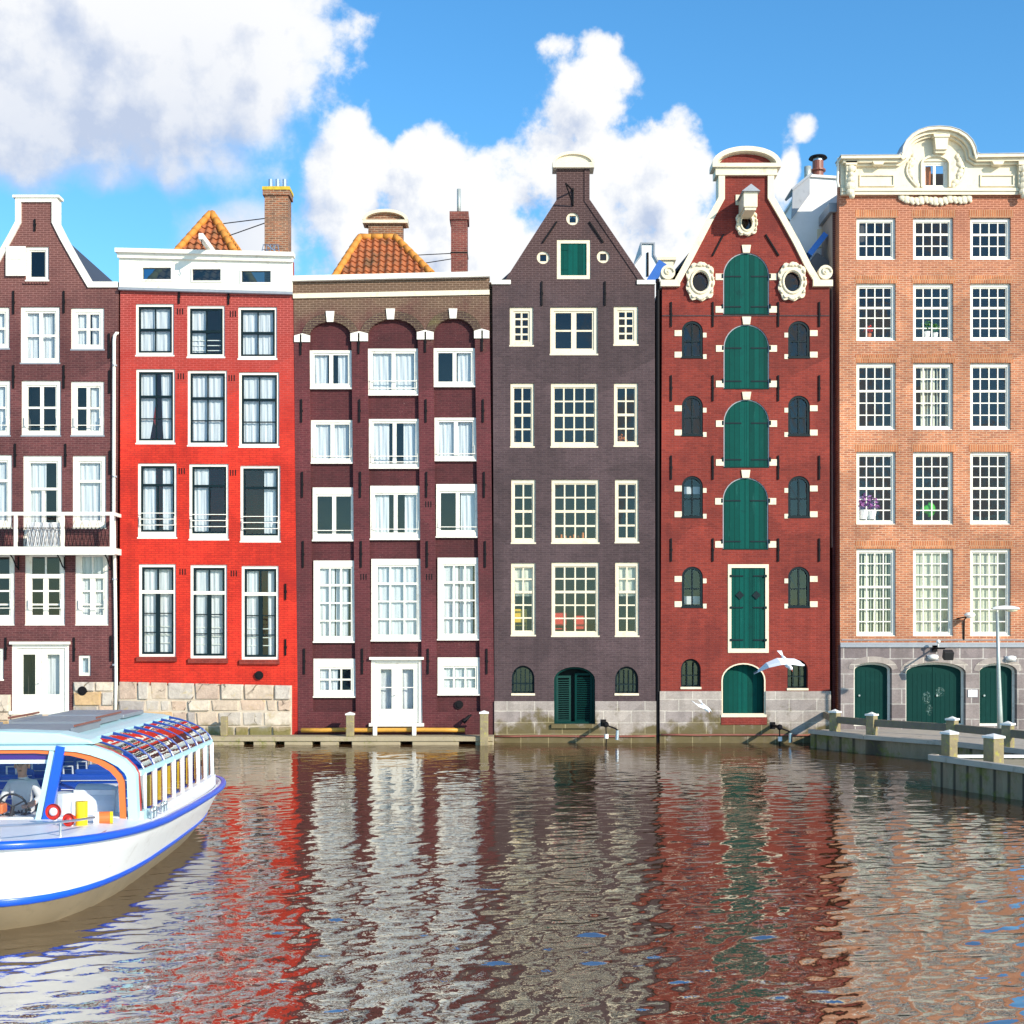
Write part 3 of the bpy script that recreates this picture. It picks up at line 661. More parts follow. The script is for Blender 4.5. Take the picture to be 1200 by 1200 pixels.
for k in range(n):
    xa = bx0 + .1 + k * dx
    m.tube([(xa + dx * 1.0 * t_, YB + .01, z_a + (zm - z_a) * math.sin(math.pi * t_ / 2.0 * 1.0)) for t_ in (0, .25, .5, .75, 1)], .0095, 5, False)
    m.tube([(xa + dx * (1 - t_), YB + .012, z_a + (zm - z_a) * math.sin(math.pi * t_ / 2.0)) for t_ in (0, .25, .5, .75, 1)], .0095, 5, False)
    if k % 2 == 0: m.tube([(xa, YB + .01, zm), (xa + dx * .5, YB + .01, zm + (z_b - zm) * .7), (xa + dx, YB + .01, zm)], .008, 5, False)
m.box(bx0 + .06, bx1 - .06, YB, YB + .02, zm - .012, zm + .012); m.box(bx0 + .06, bx1 - .06, YB, YB + .02, z_b - .01, z_b + .01)
m.build('iron_lattice', 'iron', bal)
for px in (-20, 22, 76, 131):
    xc = fx(px); m = MB(); m.tube([(xc, -.02, zb0 - .45), (xc, -.25, zb0 - .38), (xc, -.55, zb0 - .12), (xc, -.72, zb0 - .04)], .025, 6); m.tube([(xc, -.03, zb0 - .5), (xc, -.03, zb0 - .05)], .025, 6); m.build('bracket', 'iron', bal)
# white cloth hung on the balcony lattice
m = MB(); X0c, X1c = at(31, 0, -.78).x, at(69.5, 0, -.78).x
m.grid(lambda u, v: (X0c + (X1c - X0c) * u, -.74 + .02 * math.sin(u * 22), at(0, 640, -.78).z + (at(0, 612, -.78).z - at(0, 640, -.78).z) * v), 30, 5)
cl = m.build('cloth', 'curtain_white', None, smooth=True, recalc=False, origin=(X0c, -.78, fz(640))); tag(cl, 'white cloth hung behind the iron lattice of the balcony', 'cloth')
# drainpipe between the maroon and the red house
m = MB(); m.tube([(fx(139.5), -.06, fz(391.5)), (fx(137.3), -.07, fz(391)), (fx(135.2), -.08, fz(394)), (fx(134.6), -.09, fz(400)), (fx(134.2), -.09, fz(600)), (fx(136.3), -.09, fz(720)), (fx(137), -.09, fz(800)), (fx(136.2), -.09, fz(838))], .058, 10)
dp = m.build('drainpipe', 'white_paint', None, smooth=True, origin=(fx(136), -.09, fz(838))); tag(dp, 'white drainpipe running down between the maroon and the bright red house', 'drainpipe')
for z in (430, 560, 680, 780): MB().tube([(fx(135.2), -.09, fz(z)), (fx(135.2), -.09, fz(z) + .06)], .085, 8).build('pipe_clip', 'lead', dp)

# ================================================================== 2  bright red house
h2 = thing('canal_house', 'bright red painted house with a white attic band and a stone base', 'house', (fx(243), 0, .3), G_H)
wins2 = [(159, 356, 203.7, 417), (219.3, 358, 263.3, 419), (279, 359.6, 324.5, 421), (159.3, 432.5, 205, 520), (219.8, 434, 266, 522.6), (280, 436, 327, 524),
         (161.4, 542.8, 207, 630.6), (221.6, 543.6, 267.8, 632.6), (281.5, 545.6, 328.5, 635), (162.6, 661, 206, 769.6), (223, 661.8, 266, 771.5), (283, 663, 326.5, 773)]
m = MB(); m.prism(pts((140.3, 890), (141, 300), (343, 305), (348.6, 800), (348.6, 890)), 0, .3, [rect(*r) for r in wins2] + [rect(166, 312.5, 204.5, 331.5), rect(224, 314.2, 262.5, 333), rect(281.5, 316.2, 321, 335)]); body(m, 141, 344, fz(332)); m.build('wall', 'red_brick', h2)
m = MB(); m.prism(pts((141, 337.5), (141, 300), (343.3, 305), (343.3, 343)), -.14, -.002, [rect(167, 313.5, 203.5, 330.5), rect(225, 315.2, 261.5, 332), rect(282.5, 317.2, 320, 334)])
m.prism(pts((139.8, 304), (139.8, 296.5), (344.6, 301.5), (344.6, 309)), -.24, -.142); m.prism(pts((138, 298.5), (138, 293.8), (346, 298.8), (346, 303.5)), -.36, -.002)
cor = m.build('cornice', 'white_paint', h2)
MB().ribbon(pts((140.5, 337.7), (343.6, 343.2)), .09, -.17, -.003).build('lead_flashing', 'lead', h2)
for r in ((167, 313.5, 203.5, 330.5), (225, 315.2, 261.5, 332), (282.5, 317.2, 320, 334)):
    m = MB(); p_ = rect(*r); q_ = [(p_[0][0] + .05, p_[0][1] + .05), (p_[1][0] - .05, p_[1][1] + .05), (p_[2][0] - .05, p_[2][1] - .05), (p_[3][0] + .05, p_[3][1] - .05)]
    m.prism(p_, -.17, -.06, [q_]); w_ = m.build('attic_window', 'white_paint', h2)
    MB().add([(x, -.09, z) for x, z in q_], [(0, 1, 2, 3)]).build('pane', 'navy_glass', w_, recalc=False)
m = MB(); zq = fz(331); m.add([(fx(141), .3, zq), (fx(343), .3, zq), (fx(343), 9, zq), (fx(141), 9, zq)], [(0, 1, 2, 3)]); m.build('flat_roof', 'lead', h2)
for i, r in enumerate(wins2):
    row, c_ = divmod(i, 3); fw = (2.7, 2.7, 3, 4)
    if row == 0: window(h2, r, fw, [(.5, 1.5)], [(.5, 3)], 'dark_sash', 2.4, cur=['full', 'left', 'full'][c_], rails=(.68, .79, .9) if c_ == 1 else (), rail_y=.18)
    elif row == 1: window(h2, r, fw, [(.5, 1.6)], [(.36, 3), (.68, 1.4)], 'dark_sash', 2.4, cur=['tied', 'full', 'full'][c_])
    elif row == 2: window(h2, r, (3, 3, 3, 7.5), [(.5, 2, .3, 1)] if c_ < 2 else [], [(.29, 3)], 'dark_sash', 2.4, cur=['sides', 'left', 'right'][c_], rails=(.72, .81, .90))
    else: window(h2, r, (3, 3, 3.5, 3), [(.5, 2, 0, .28), (.5, 5, .28, 1)], [(.285, 4, 1), (.53, 1.3), (.75, 1.3)], 'dark_sash', 2.6, cur=['drawn', 'drawn', 'sides'][c_], rails=(.68, .78, .87), rail_y=.2, sill=False)
for r in wins2[9:]:
    m = MB(); m.box(fx(r[0] - 2), fx(r[2] + 1.5), -.10, .045, fz(r[3] + 5.5), fz(r[3]) - .003); m.build('brick_sill', 'warehouse_brick', h2)
anchors(h2, [(210, 339, 356), (268, 340.5, 357), (334.8, 684, 703), (334.8, 749, 768)])
m = MB()
for x, y in ((211, 365), (273, 368), (212, 441), (271.5, 443), (213, 552), (273, 554), (214, 670), (274, 672)):
    for k in range(3): m.box(fx(x - 3 + k * 3) - .018, fx(x - 3 + k * 3) + .018, -.006, .01, fz(y + 3.5), fz(y - 3.5))
m.build('vent_slots', 'iron', h2)
m = MB(); rubble_wall(m, fx(139.5), fx(342), fz(798.5), fz(803), -.3); sb = m.build('stone_base', 'rubble_stone', h2, bevel=.03); m = MB(); m.box(fx(139.4), fx(342.2), -.055, -.002, -.5, fz(803.3)); m.build('mortar_bed', 'mortar', sb)
m = MB(); c0 = Vector((fx(303.8), -.02, fz(791.4))); m.tube([c0, c0 + Vector((0, -.06, 0))], .15, 18); m.tube([c0, c0 + Vector((0, -.09, 0))], .085, 16); m.build('vent_cap', 'iron', h2)
# hipped tile roof showing over the cornice
def hip_roof(house, b0, b1, t0, t1, k, zback=9.0, name='roof'):
    B0, B1, T0, T1 = map(Vector, (b0, b1, t0, t1)); E0 = T0 + (B0 - T0) * k; E1 = T1 + (B1 - T1) * k
    m = MB(); tiles(m, E0, E1, T0, T1)
    m.add([E0, T0, (T0.x, zback, T0.z), (E0.x, zback, E0.z)], [(0, 1, 2, 3)]); m.add([E1, T1, (T1.x, zback, T1.z), (E1.x, zback, E1.z)], [(0, 1, 2, 3)])
    if (T1 - T0).length > .1: m.add([T0, T1, (T1.x, zback, T1.z), (T0.x, zback, T0.z)], [(0, 1, 2, 3)])
    rf = m.build(name, 'pantile', house, recalc=False)
    g = MB(); ridge_line(g, E0 + Vector((0, -.03, .03)), T0 + Vector((0, -.03, .05))); ridge_line(g, E1 + Vector((0, -.03, .03)), T1 + Vector((0, -.03, .05)))
    ridge_line(g, T0 + Vector((0, 0, .05)), T1 + Vector((0, 0, .05))) if (T1 - T0).length > .1 else None
    ridge_line(g, T1 + Vector((0, 0, .05)), (T1.x, zback, T1.z + .05)); g.build('ridge_tiles', 'ridge_tile', rf, smooth=True); return rf
hip_roof(h2, at(206, 297, 2.2), at(276.5, 299, 2.2), at(246.5, 252, 3.4), at(248.5, 252, 3.4), 2.0)
def chimney(house, px0, px1, ptop, pbot, Y, dep, mat='chimney_brick', capw=.06, caph=.28, lichen=None):
    x0, x1 = at(px0, 0, Y).x, at(px1, 0, Y).x; zt_, zb_ = at(0, ptop, Y).z, at(0, pbot, Y).z
    m = MB(); m.box(x0, x1, Y, Y + dep, zb_ - 1.5, zt_ - caph); m.box(x0 - capw, x1 + capw, Y - capw, Y + dep + capw, zt_ - caph, zt_)
    ch = m.build('chimney', mat, house)
    if lichen: MB().box(x0 - capw - .015, x1 + capw + .015, Y - capw - .015, Y + dep + capw + .015, zt_ - .09, zt_ + .03).build('chimney_cap', lichen, ch)
    return ch, x0, x1, zt_
paint('lichen', (.55, .40, .03), .9, .4, 6, (.25, .13, .06), .8)
ch, cx0, cx1, czt = chimney(h2, 310, 337.5, 220, 300, 2.4, .7, lichen='lichen')
for k in range(3):
    xc = cx0 + .17 + k * (cx1 - cx0 - .34) / 2; MB().tube([(xc, 2.7, czt), (xc, 2.7, czt + .40)], .09, 12).build('flue_pipe', 'steel', ch)
m = MB(); m.tube([at(262, 262, 3.6), at(310, 256, 2.45)], .018, 6); m.tube([at(269, 276, 3.6), at(310, 261.5, 2.45)], .018, 6); m.build('stay_rod', 'iron', ch)
# wire guard cage next to the chimney
m = MB(); cc = at(317, 299, 1.6); 
for k in range(5): a = -.32 + .16 * k; m.tube([(cc.x + a * 1.05, 1.6, cc.z), (cc.x + a * .8, 1.6, cc.z + .38), (cc.x + a * .8 + .1, 1.9, cc.z + .38)], .014, 5)
for zz in (.05, .2, .37): m.tube([(cc.x - .34 + zz * .2, 1.6, cc.z + zz), (cc.x + .34 - zz * .2, 1.6, cc.z + zz)], .014, 5)
m.tube([(cc.x - .3, 1.6, cc.z + .02), (cc.x + .2, 1.6, cc.z + .36)], .02, 5); m.tube([(cc.x + .3, 1.6, cc.z + .02), (cc.x - .1, 1.6, cc.z + .36)], .02, 5)
m.build('roof_cage', 'steel', h2)
# hoisting beam
m = MB(); hb = at(247.5, 295, .2); m.beam((hb.x, .9, hb.z + .05), (hb.x, -1.3, hb.z + .08), .15, .2); m.box(hb.x - .16, hb.x + .16, -.1, .3, hb.z - .16, hb.z - .06)
hbm = m.build('hoist_beam', 'white_paint', h2)
m = MB(); m.tube([(hb.x, -1.2, hb.z - .02), (hb.x, -1.2, hb.z - .14), (hb.x + .05, -1.2, hb.z - .2), (hb.x, -1.2, hb.z - .26), (hb.x - .05, -1.2, hb.z - .2)], .014, 6); m.build('hook', 'iron', hbm)

# ================================================================== 3  burgundy house with arched bays
h3 = thing('canal_house', 'burgundy brick house with three tall arched bays under a flat white parapet', 'house', (fx(461), 0, .3), G_H)
def niche(xl, xr, ys, yt, xlb, xrb, yb):
    p = pts((xlb, yb), (xrb, yb)); cx, r = (fx(xl) + fx(xr)) / 2, (fx(xr) - fx(xl)) / 2
    for i in range(17): a = math.pi * i / 16; p.append((cx + r * math.cos(a), fz(ys) + (fz(yt) - fz(ys)) * math.sin(a) ** .85))
    return p
N3 = [niche(362.5, 411.8, 398, 377, 366.6, 417, 834), niche(430.8, 489.6, 397, 374, 434.8, 495, 850), niche(507.6, 556.4, 396, 373, 512.4, 563, 834)]
m = MB(); m.prism(pts((349.5, 890), (343.8, 326), (573, 320.5), (580, 890)), 0, .14, N3); body(m, 345, 577, fz(328)); m.build('wall', 'burgundy_brick', h3)
wins3 = [[(362.5, 410, 412.5, 455), (431, 408, 490.5, 462.6), (508, 407.5, 557, 452.7)], [(364, 492, 414, 542.5), (432, 490.6, 492, 548.4), (509, 489, 559, 539.6)],
         [(366, 571, 416, 633.5), (433.6, 569, 493, 632), (511, 567, 561.5, 629.3)], [(367, 656.8, 417, 752.6), (434.8, 654.8, 494.3, 751), (512.7, 653.4, 562.6, 749.8)], [(367, 772, 417, 817), None, (512.7, 770.5, 563, 814.4)]]
allr = [r for row in wins3 for r in row if r]
m = MB(); m.prism(pts((352, 889), (348, 345), (570, 340), (577, 889)), .145, .34, [rect(*r) for r in allr] + [rect(434.8, 771, 495, 849)]); m.build('niche_panel', 'burgundy_panel', h3)
h3p = MB()
BV4 = [(.5, 4.5)]
for ri, row in enumerate(wins3):
    for c_, r in enumerate(row):
        if not r: continue
        if ri == 0: window(h3, r, (5, 5, 5, 6), BV4, (), cur=['sides', 'full', None][c_] if c_ != 2 else 'right', y=.08, rails=(.74, .92) if c_ == 1 else (), rail_y=.045)
        elif ri == 1: window(h3, r, (5, 5, 4.5, 5.5), BV4, (), cur=['drawn', 'sides', 'drawn'][c_], y=.08, rails=(.80, .93) if c_ == 1 else (.9,), rail_y=.045)
        elif ri == 2: window(h3, r, (5, 5, 10, 8), BV4, (), cur=[None, 'sides', 'right'][c_], y=.08, rails=(.88,), rail_y=.045)
        elif ri == 3: window(h3, r, (7, 6, 9, 7), [(.34, 2), (.67, 2)], [(.26, 2.6), (.51, 1.8), (.76, 1.8)], cur=['drawn', 'full', 'drawn'][c_], y=.08)
        else: window(h3, r, (7, 6, 12, 8), [(.34, 2), (.67, 2)], [(.5, 2)], cur=['left', None, 'full'][c_], y=.08)
french_door(h3, (434.8, 771, 495, 849), 4.5, .25, y=.08, cur='full', bars=(.46,))
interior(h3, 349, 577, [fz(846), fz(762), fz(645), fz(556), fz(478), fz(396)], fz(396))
m = MB(); m.ribbon(pts((343, 324.5), (573.8, 319.2)), 6 / 34, -.16, .5); m.build('parapet_coping', 'white_paint', h3)
m = MB(); m.ribbon(pts((343.6, 344.5), (573.6, 340)), 5.6 / 34, -.06, -.002); m.build('string_course', 'cream_paint', h3)
for a, b, c_, d in ((345, 363.5, 391, 401), (410.8, 431.3, 388.5, 400), (488.6, 508.2, 387, 398), (555.6, 573.4, 385.5, 396.7)):
    MB().prism(pts((a, d), (a, c_ + 2.5), ((a + b) / 2, c_), (b, c_ + 2.5), (b, d)), -.05, -.002).build('impost_block', 'white_paint', h3)
for a, b, c_, d in ((382, 392, 365, 377.5), (452.5, 463, 362, 374.5), (526, 536, 362, 373.5)):
    MB().prism(pts((a + 1.2, d), (a, c_), (b, c_), (b - 1.2, d)), -.06, -.002).build('keystone', 'white_paint', h3)
for nn, (xl, xr, ys, yt) in enumerate(((362.5, 411.8, 398, 377), (430.8, 489.6, 397, 374), (507.6, 556.4, 396, 373))):
    n_ = niche(xl, xr, ys, yt, xl, xr, ys)[2:]; m = MB(); m.ribbon(list(reversed(n_)), -.28, -.02, -.001); m.build('brick_arch', 'mossy_brick', h3)
A3 = []
for k, (xt, xb) in enumerate(((352.5, 357), (420.5, 425), (498.5, 502), (565, 571))):
    for ya, yb in ((392 - k * 1.5, 416 - k * 1.5), (468, 495), (553, 583), (634, 665), (760, 790)):
        f_ = (ya - 390) / 400; A3.append((xt + (xb - xt) * f_, ya, yb))
anchors(h3, A3)
m = MB()
for x, y in ((426, 676), (503, 676), (502, 591)):
    for k in range(3): m.box(fx(x - 3 + k * 3) - .018, fx(x - 3 + k * 3) + .018, -.006, .01, fz(y + 3.5), fz(y - 3.5))
m.build('vent_slots', 'iron', h3)
m = MB(); c0 = Vector((fx(537.7), .15, fz(826))); m.tube([c0, c0 + Vector((0, -.07, 0))], .15, 18); m.tube([c0, c0 + Vector((0, -.1, 0))], .085, 16); m.build('vent_cap', 'iron', h3)
m = MB(); zq = fz(326); m.add([(fx(344), .25, zq), (fx(573), .25, zq), (fx(573), 9, zq), (fx(344), 9, zq)], [(0, 1, 2, 3)]); m.build('flat_roof', 'lead', h3)
hip_roof(h3, at(394.5, 322, 1.9), at(503.5, 319.5, 1.9), at(422, 279.5, 3.2), at(463, 279.5, 3.2), 1.8)
Yd = 4.2; m = MB(); dx0, dx1 = at(431.5, 0, Yd).x, at(471.8, 0, Yd).x
m.box(dx0, dx1, Yd, Yd + .5, at(0, 290, Yd).z, at(0, 263, Yd).z); dz = at(0, 263, Yd).z; m.prism([(dx0 - .1, dz), (dx1 + .1, dz), (dx1 + .1, dz + .12)] + [((dx0 + dx1) / 2 + (dx1 - dx0 + .2) / 2 * math.cos(a * math.pi / 12), dz + .12 + .38 * math.sin(a * math.pi / 12)) for a in range(1, 12)] + [(dx0 - .1, dz + .12)], Yd + .02, Yd + .5)
dm = m.build('roof_pediment', 'chimney_brick', h3)
m = MB(); pa = [((dx0 + dx1) / 2 - (dx1 - dx0 + .42) / 2 * math.cos(a * math.pi / 14), dz + .14 + .40 * math.sin(a * math.pi / 14)) for a in range(15)]
m.ribbon(pa, .11, Yd - .15, Yd + .52); m.box(dx0 - .2, dx1 + .2, Yd - .14, Yd + .52, dz + .02, dz + .14); m.build('pediment_trim', 'cream_paint', dm)
ch, cx0, cx1, czt = chimney(h3, 528.5, 547.5, 248, 322, 2.6, .8, mat='chimney_red', capw=.05, caph=.3)
m = MB(); xc = (cx0 + cx1) / 2 - .02; m.tube([(xc, 2.9, czt - .1), (xc, 2.9, czt + .92)], .07, 12); m.build('flue_pipe', 'galvanised', ch, smooth=True)
m = MB(); zc = at(0, 296, 2.6).z; m.box(cx0 - .02, cx1 + .02, 2.58, 3.42, zc - .02, zc + .02); m.tube([at(488, 299, 3.6), (cx0, 2.7, zc)], .016, 6); m.tube([at(497, 308.5, 3.0), (cx0, 2.65, at(0, 303, 2.6).z)], .016, 6); m.build('stay_rod', 'iron', ch)
m = MB(); lc = Vector((fx(552), .145, fz(838))); m.tube([lc, lc + Vector((0, -.25, 0)), lc + Vector((-.12, -.36, -.12))], .03, 8); m.tube([lc + Vector((-.05, -.33, -.02)), lc + Vector((-.25, -.45, -.22))], [.05, .08], 10); sp = m.build('wall_lamp', 'iron', None, origin=lc); tag(sp, 'small dark spotlight low on the burgundy wall right of the french doors', 'lamp')

# ================================================================== 4  slate purple spout gable house
h4 = thing('canal_house', 'dark purple grey brick house with pointed gable and white sash windows', 'house', (fx(673), 0, .3), G_H)
wins4 = [(597.5, 360, 625, 405.4), (644.8, 359.8, 700.3, 415.6), (719.3, 359, 747.7, 404.5), (598.3, 449, 626, 524), (645.7, 449, 700.4, 524), (719.6, 449, 747.7, 523),
         (599.2, 562, 627.5, 636.7), (646.4, 562, 702, 636.7), (720.8, 562, 748.5, 636), (599, 659.8, 627.5, 745), (646.4, 659, 702, 745.8), (721, 659, 748.8, 745.8)]
arcs4 = [(599.7, 780, 626.3, 813, 795), (720.8, 781, 748, 813, 796)]
rnd4 = [(671.2, 256.3), (636.6, 301.7), (707, 300.8)]
holes = [rect(*r) for r in wins4] + [rect(652.7, 281, 691.8, 327)] + [arch_px(*a) for a in arcs4] + [arch_px(649.3, 781.5, 697.4, 848.5, 797)] + [oval(fx(x), fz(y), 7.6 / 34, 7.6 / 34, 20) for x, y in rnd4]
m = MB(); m.prism(pts((580, 890), (577, 331), (590, 331), (652.3, 234), (652.3, 198), (690.6, 198), (690.6, 234), (756, 330), (767.3, 330), (768.3, 890)), 0, .34, holes); body(m, 578, 768, fz(334), y0=.34); m.build('wall', 'slate_brick', h4)
m = MB(); m.prism(pts((647.6, 198), (647.6, 192), (696, 192), (696, 198)), -.16, .5)
cp = [(fx(671.8) - 23 / 34 * math.cos(a * math.pi / 16), fz(192) + 11.5 / 34 * math.sin(a * math.pi / 16)) for a in range(17)]
m.prism(cp, -.06, .45); m.ribbon([(fx(671.8) - 24.5 / 34 * math.cos(a * math.pi / 16), fz(192) + 13 / 34 * math.sin(a * math.pi / 16)) for a in range(17)], .09, -.14, .5)
m.build('gable_cap', 'cream_paint', h4)
for a, b in ((576, 598.5), (746.3, 767.8)): MB().box(fx(a), fx(b), -.06, .4, fz(333.4), fz(328.5)).build('shoulder_stone', 'white_paint', h4)
m = MB(); m.ribbon(pts((690.6, 198), (690.6, 234), (756, 330)), .17, -.035, .345, .008); m.build('gable_edge', 'slate_brick', h4)
gable_roof(h4, 578, 767, fz(333), 671.5, fz(250), ya=.36)
interior(h4, 578, 768, [fz(852), fz(752), fz(644), fz(532), fz(423)], fz(352))
for i, r in enumerate(wins4):
    row, c_ = divmod(i, 3)
    if row == 0:
        if c_ == 1: window(h4, r, (6, 6, 6, 7.5), [(.5, 6)], [(.5, 2)], cur=None, glass_='pane_glass', frame='cream_paint')
        else: window(h4, r, (6, 6, 6, 7), [(.5, 2)], [(.25, 2), (.5, 2), (.75, 2)], cur=None, frame='cream_paint')
    else:
        hb_ = {1: [(.25, 1.7), (.5, 3), (.75, 1.7)], 2: [(.25, 1.7), (.5, 3), (.76, 2.2)], 3: [(.19, 1.7), (.39, 3), (.59, 1.7), (.79, 1.7)]}[row]
        window(h4, r, (4, 4, 5.5, 6), [(.25, 1.7), (.5, 1.7), (.75, 1.7)] if c_ == 1 else [(.5, 1.7)], hb_, cur='blind' if row == 3 and c_ != 1 else None, frame='cream_paint', sw=1.2, cm='curtain_cream')
for x, y in rnd4:
    cx, cz = fx(x), fz(y); m = MB(); sq = [(cx - .11, cz - .12), (cx + .11, cz - .12), (cx + .11, cz + .12), (cx - .11, cz + .12)]
    m.prism(oval(cx, cz, 7.6 / 34, 7.6 / 34, 20), .05, .16, [sq]); w_ = m.build('round_window', 'cream_paint', h4); MB().add([(a, .12, b) for a, b in sq], [(0, 1, 2, 3)]).build('pane', 'navy_glass', w_, recalc=False)
m = MB(); p_ = rect(652.7, 281, 691.8, 327); q_ = rect(657, 285, 687.5, 322.5); m.prism(p_, .02, .14, [q_]); hs = m.build('loft_hatch', 'cream_paint', h4)
m = MB(); m.prism(q_, .06, .11); [m.box(fx(657) + .03, fx(657) + .25, .045, .058, fz(y) - .02, fz(y) + .02) for y in (292, 315)]; m.build('hatch_door', 'shutter_green', hs)
def barred_window(house, a, n, y=.18, mat='cream_paint', hb=1):
    x0, yt, x1, yb, ys = a; m = MB(); O = archpoly(fx(x0), fx(x1), fz(yb), fz(ys), fz(yt)); I = inset_arch(fx(x0), fx(x1), fz(yb), fz(ys), fz(yt), .07)
    m.prism(O, y, y + .1, [I]); w_ = m.build('arched_window', 'dark_sash', house)
    MB().add([(p[0], y + .07, p[1]) for p in I], [tuple(range(len(I)))]).build('pane', 'navy_glass', w_, recalc=False)
    m = MB()
    for k in range(n): xc = fx(x0) + (fx(x1) - fx(x0)) * (k + 1) / (n + 1); m.box(xc - .016, xc + .016, y - .06, y - .03, fz(yb) + .01, fz(yt) - .12)
    for k in range(hb): zc = fz(yb) + (fz(ys) - fz(yb)) * (k + 1) / (hb + 1) * 1.3; m.box(fx(x0) + .02, fx(x1) - .02, y - .062, y - .028, zc - .016, zc + .016)
    m.build('window_grille', 'dark_sash', w_)
    MB().box(fx(x0) - .02, fx(x1) + .02, -.03, y - .002, fz(yb) - .06, fz(yb) + .015).build('sill', mat, w_); return w_
for a in arcs4: barred_window(h4, a, 4, y=.16)
# arched louvred door
D = archpoly(fx(649.3), fx(697.4), fz(848.5), fz(797), fz(781.5)); m = MB(); m.prism(D, .16, .32, [inset_arch(fx(649.3), fx(697.4), fz(848.5), fz(797), fz(781.5), .07)]); dr = m.build('arched_door', 'door_green', h4)
def louvre(x0, x1, z0, z1, y, par, ang=0):
    c_, s_ = math.cos(ang), math.sin(ang); hx = x0 if ang >= 0 else x1; L = x1 - x0; sg = 1 if ang >= 0 else -1
    def T(a, dy): return (hx + sg * (a * c_) - dy * s_ * sg, y + a * abs(s_) + dy * c_)
    m = MB()
    def slab(a0, a1, za, zb, d0, d1):
        q = [T(a0, d0), T(a1, d0), T(a1, d1), T(a0, d1)]; m.add([(x, yy, za) for x, yy in q] + [(x, yy, zb) for x, yy in q], [(0, 1, 2, 3), (7, 6, 5, 4), (0, 4, 5, 1), (1, 5, 6, 2), (2, 6, 7, 3), (3, 7, 4, 0)])
    slab(0, .07, z0, z1, 0, .05); slab(L - .07, L, z0, z1, 0, .05); slab(.07, L - .07, z0, z0 + .1, 0, .05); slab(.07, L - .07, z1 - .08, z1, 0, .05)
    n = int((z1 - z0 - .2) / .075)
    for k in range(n): zc = z0 + .12 + k * .075; slab(.07, L - .07, zc, zc + .03, .0, .05)
    return m.build('louvred_leaf', 'door_green', par)
xa, xb = fx(649.3) + .08, fx(697.4) - .08; xm = (xa + xb) / 2
louvre(xa, xa + .55, fz(848), fz(792), .2, dr, .35); louvre(xm + .02, xb, fz(848), fz(789), .26, dr, -.12)
MB().box(fx(649), fx(698), .9, 1.0, fz(849), fz(781)).build('inner_door', 'dark_sash', dr)
def ashlar_base(house, segs, ztop, y=-.06, mat='ashlar'):
    m = MB()
    for a, b, zt_ in segs: m.box(fx(a), fx(b), y, -.002, -.6, zt_)
    return m.build('stone_base', mat, house)
ashlar_base(h4, [(579.3, 649.3, fz(821.6)), (697.4, 768.8, fz(821.6)), (649.3, 697.4, fz(849))], 0)
MB().box(fx(646), fx(699), -.16, .15, fz(853), fz(848.4)).build('door_step', 'ashlar', h4)
anchors(h4, [(635, 330, 358), (709, 330, 358)])
for a, b in (((652.7, 260), (636, 284.6)), ((690.5, 260), (707, 284.6))):
    p0, p1 = pts(a, b); m = MB(); m.beam((p0[0], -.03, p0[1]), (p1[0], -.03, p1[1]), .05, .05); m.build('wall_anchor', 'iron', h4)
m = MB(); q = fx(671.5); m.tube([(q, -.04, fz(221)), (q, -.04, fz(241.5))], .035, 6); m.tube([(q, -.04, fz(224)), (q - .28, -.75, fz(224))], .03, 6); m.tube([(q, -.04, fz(241)), (q - .28, -.75, fz(224.5))], .025, 6); m.build('hoist_bracket', 'iron', h4)
# ================================================================== 5  red warehouse with green shutters
h5 = thing('warehouse', 'dark red brick warehouse with a column of arched green shutters and cream gable trim', 'house', (fx(874), 0, .3), G_H)
hat5 = [(847.5, 296, 901.4, 368.7, 323), (848, 380, 901.4, 456, 407), (848, 468, 901.5, 548, 495), (847, 559.5, 900.5, 644, 586)]
arc5 = []
for ytop, yb, ys in ((376, 419.7, 388), (463.5, 511, 476), (557.7, 606.7, 570), (664, 712, 676)):
    arc5 += [(799, ytop, 823.7, yb, ys), (923.6, ytop, 949, yb, ys)]
low5 = [(798, 772, 821.2, 805.5, 784), (922.7, 773, 946.6, 807, 785)]
ov5 = [(820.4, 330.8, 9.4, 11.6), (928, 330.8, 9.4, 11.6), (874.6, 262, 6, 8)]
door5 = (845.4, 777, 897, 837.5, 797)
holes = [arch_px(*a) for a in hat5 + arc5 + low5 + [door5]] + [rect(853, 661.3, 900.8, 765)] + [oval(fx(x), fz(y), a / 34, b / 34, 20) for x, y, a, b in ov5]
out5 = [(773.8, 890), (776, 331), (793, 331), (812, 293), (842.6, 232), (842.6, 200), (906.4, 200), (906.4, 232), (937, 290), (958, 331), (972, 331), (972.5, 890)]
m = MB(); m.prism(pts(*out5), 0, .5, holes); body(m, 775, 972.3, fz(334), y0=.5); m.build('wall', 'warehouse_brick', h5)
tl = [(790, 329), (800, 311), (813, 286), (829, 255), (841.6, 232), (841.6, 204)]; tr_ = [(906.6, 204), (906.6, 231), (920, 254), (936, 283), (950, 311), (961.5, 330)]
for tt in (tl, tr_): MB().ribbon(pts(*tt), 7.4 / 34, -.10, .52).build('gable_trim', 'cream_paint', h5)
m = MB(); m.box(fx(834), fx(913.8), -.22, .52, fz(198), fz(193.5)); m.box(fx(838), fx(910), -.13, .52, fz(206.5), fz(198) - .001)
cxg = fx(874)
m.prism([(cxg + 34 / 34 * math.cos(a * math.pi / 18), fz(193.6) + 16 / 34 * math.sin(a * math.pi / 18)) for a in range(19)], .05, .5)
g5 = m.build('gable_cap', 'cream_paint', h5)
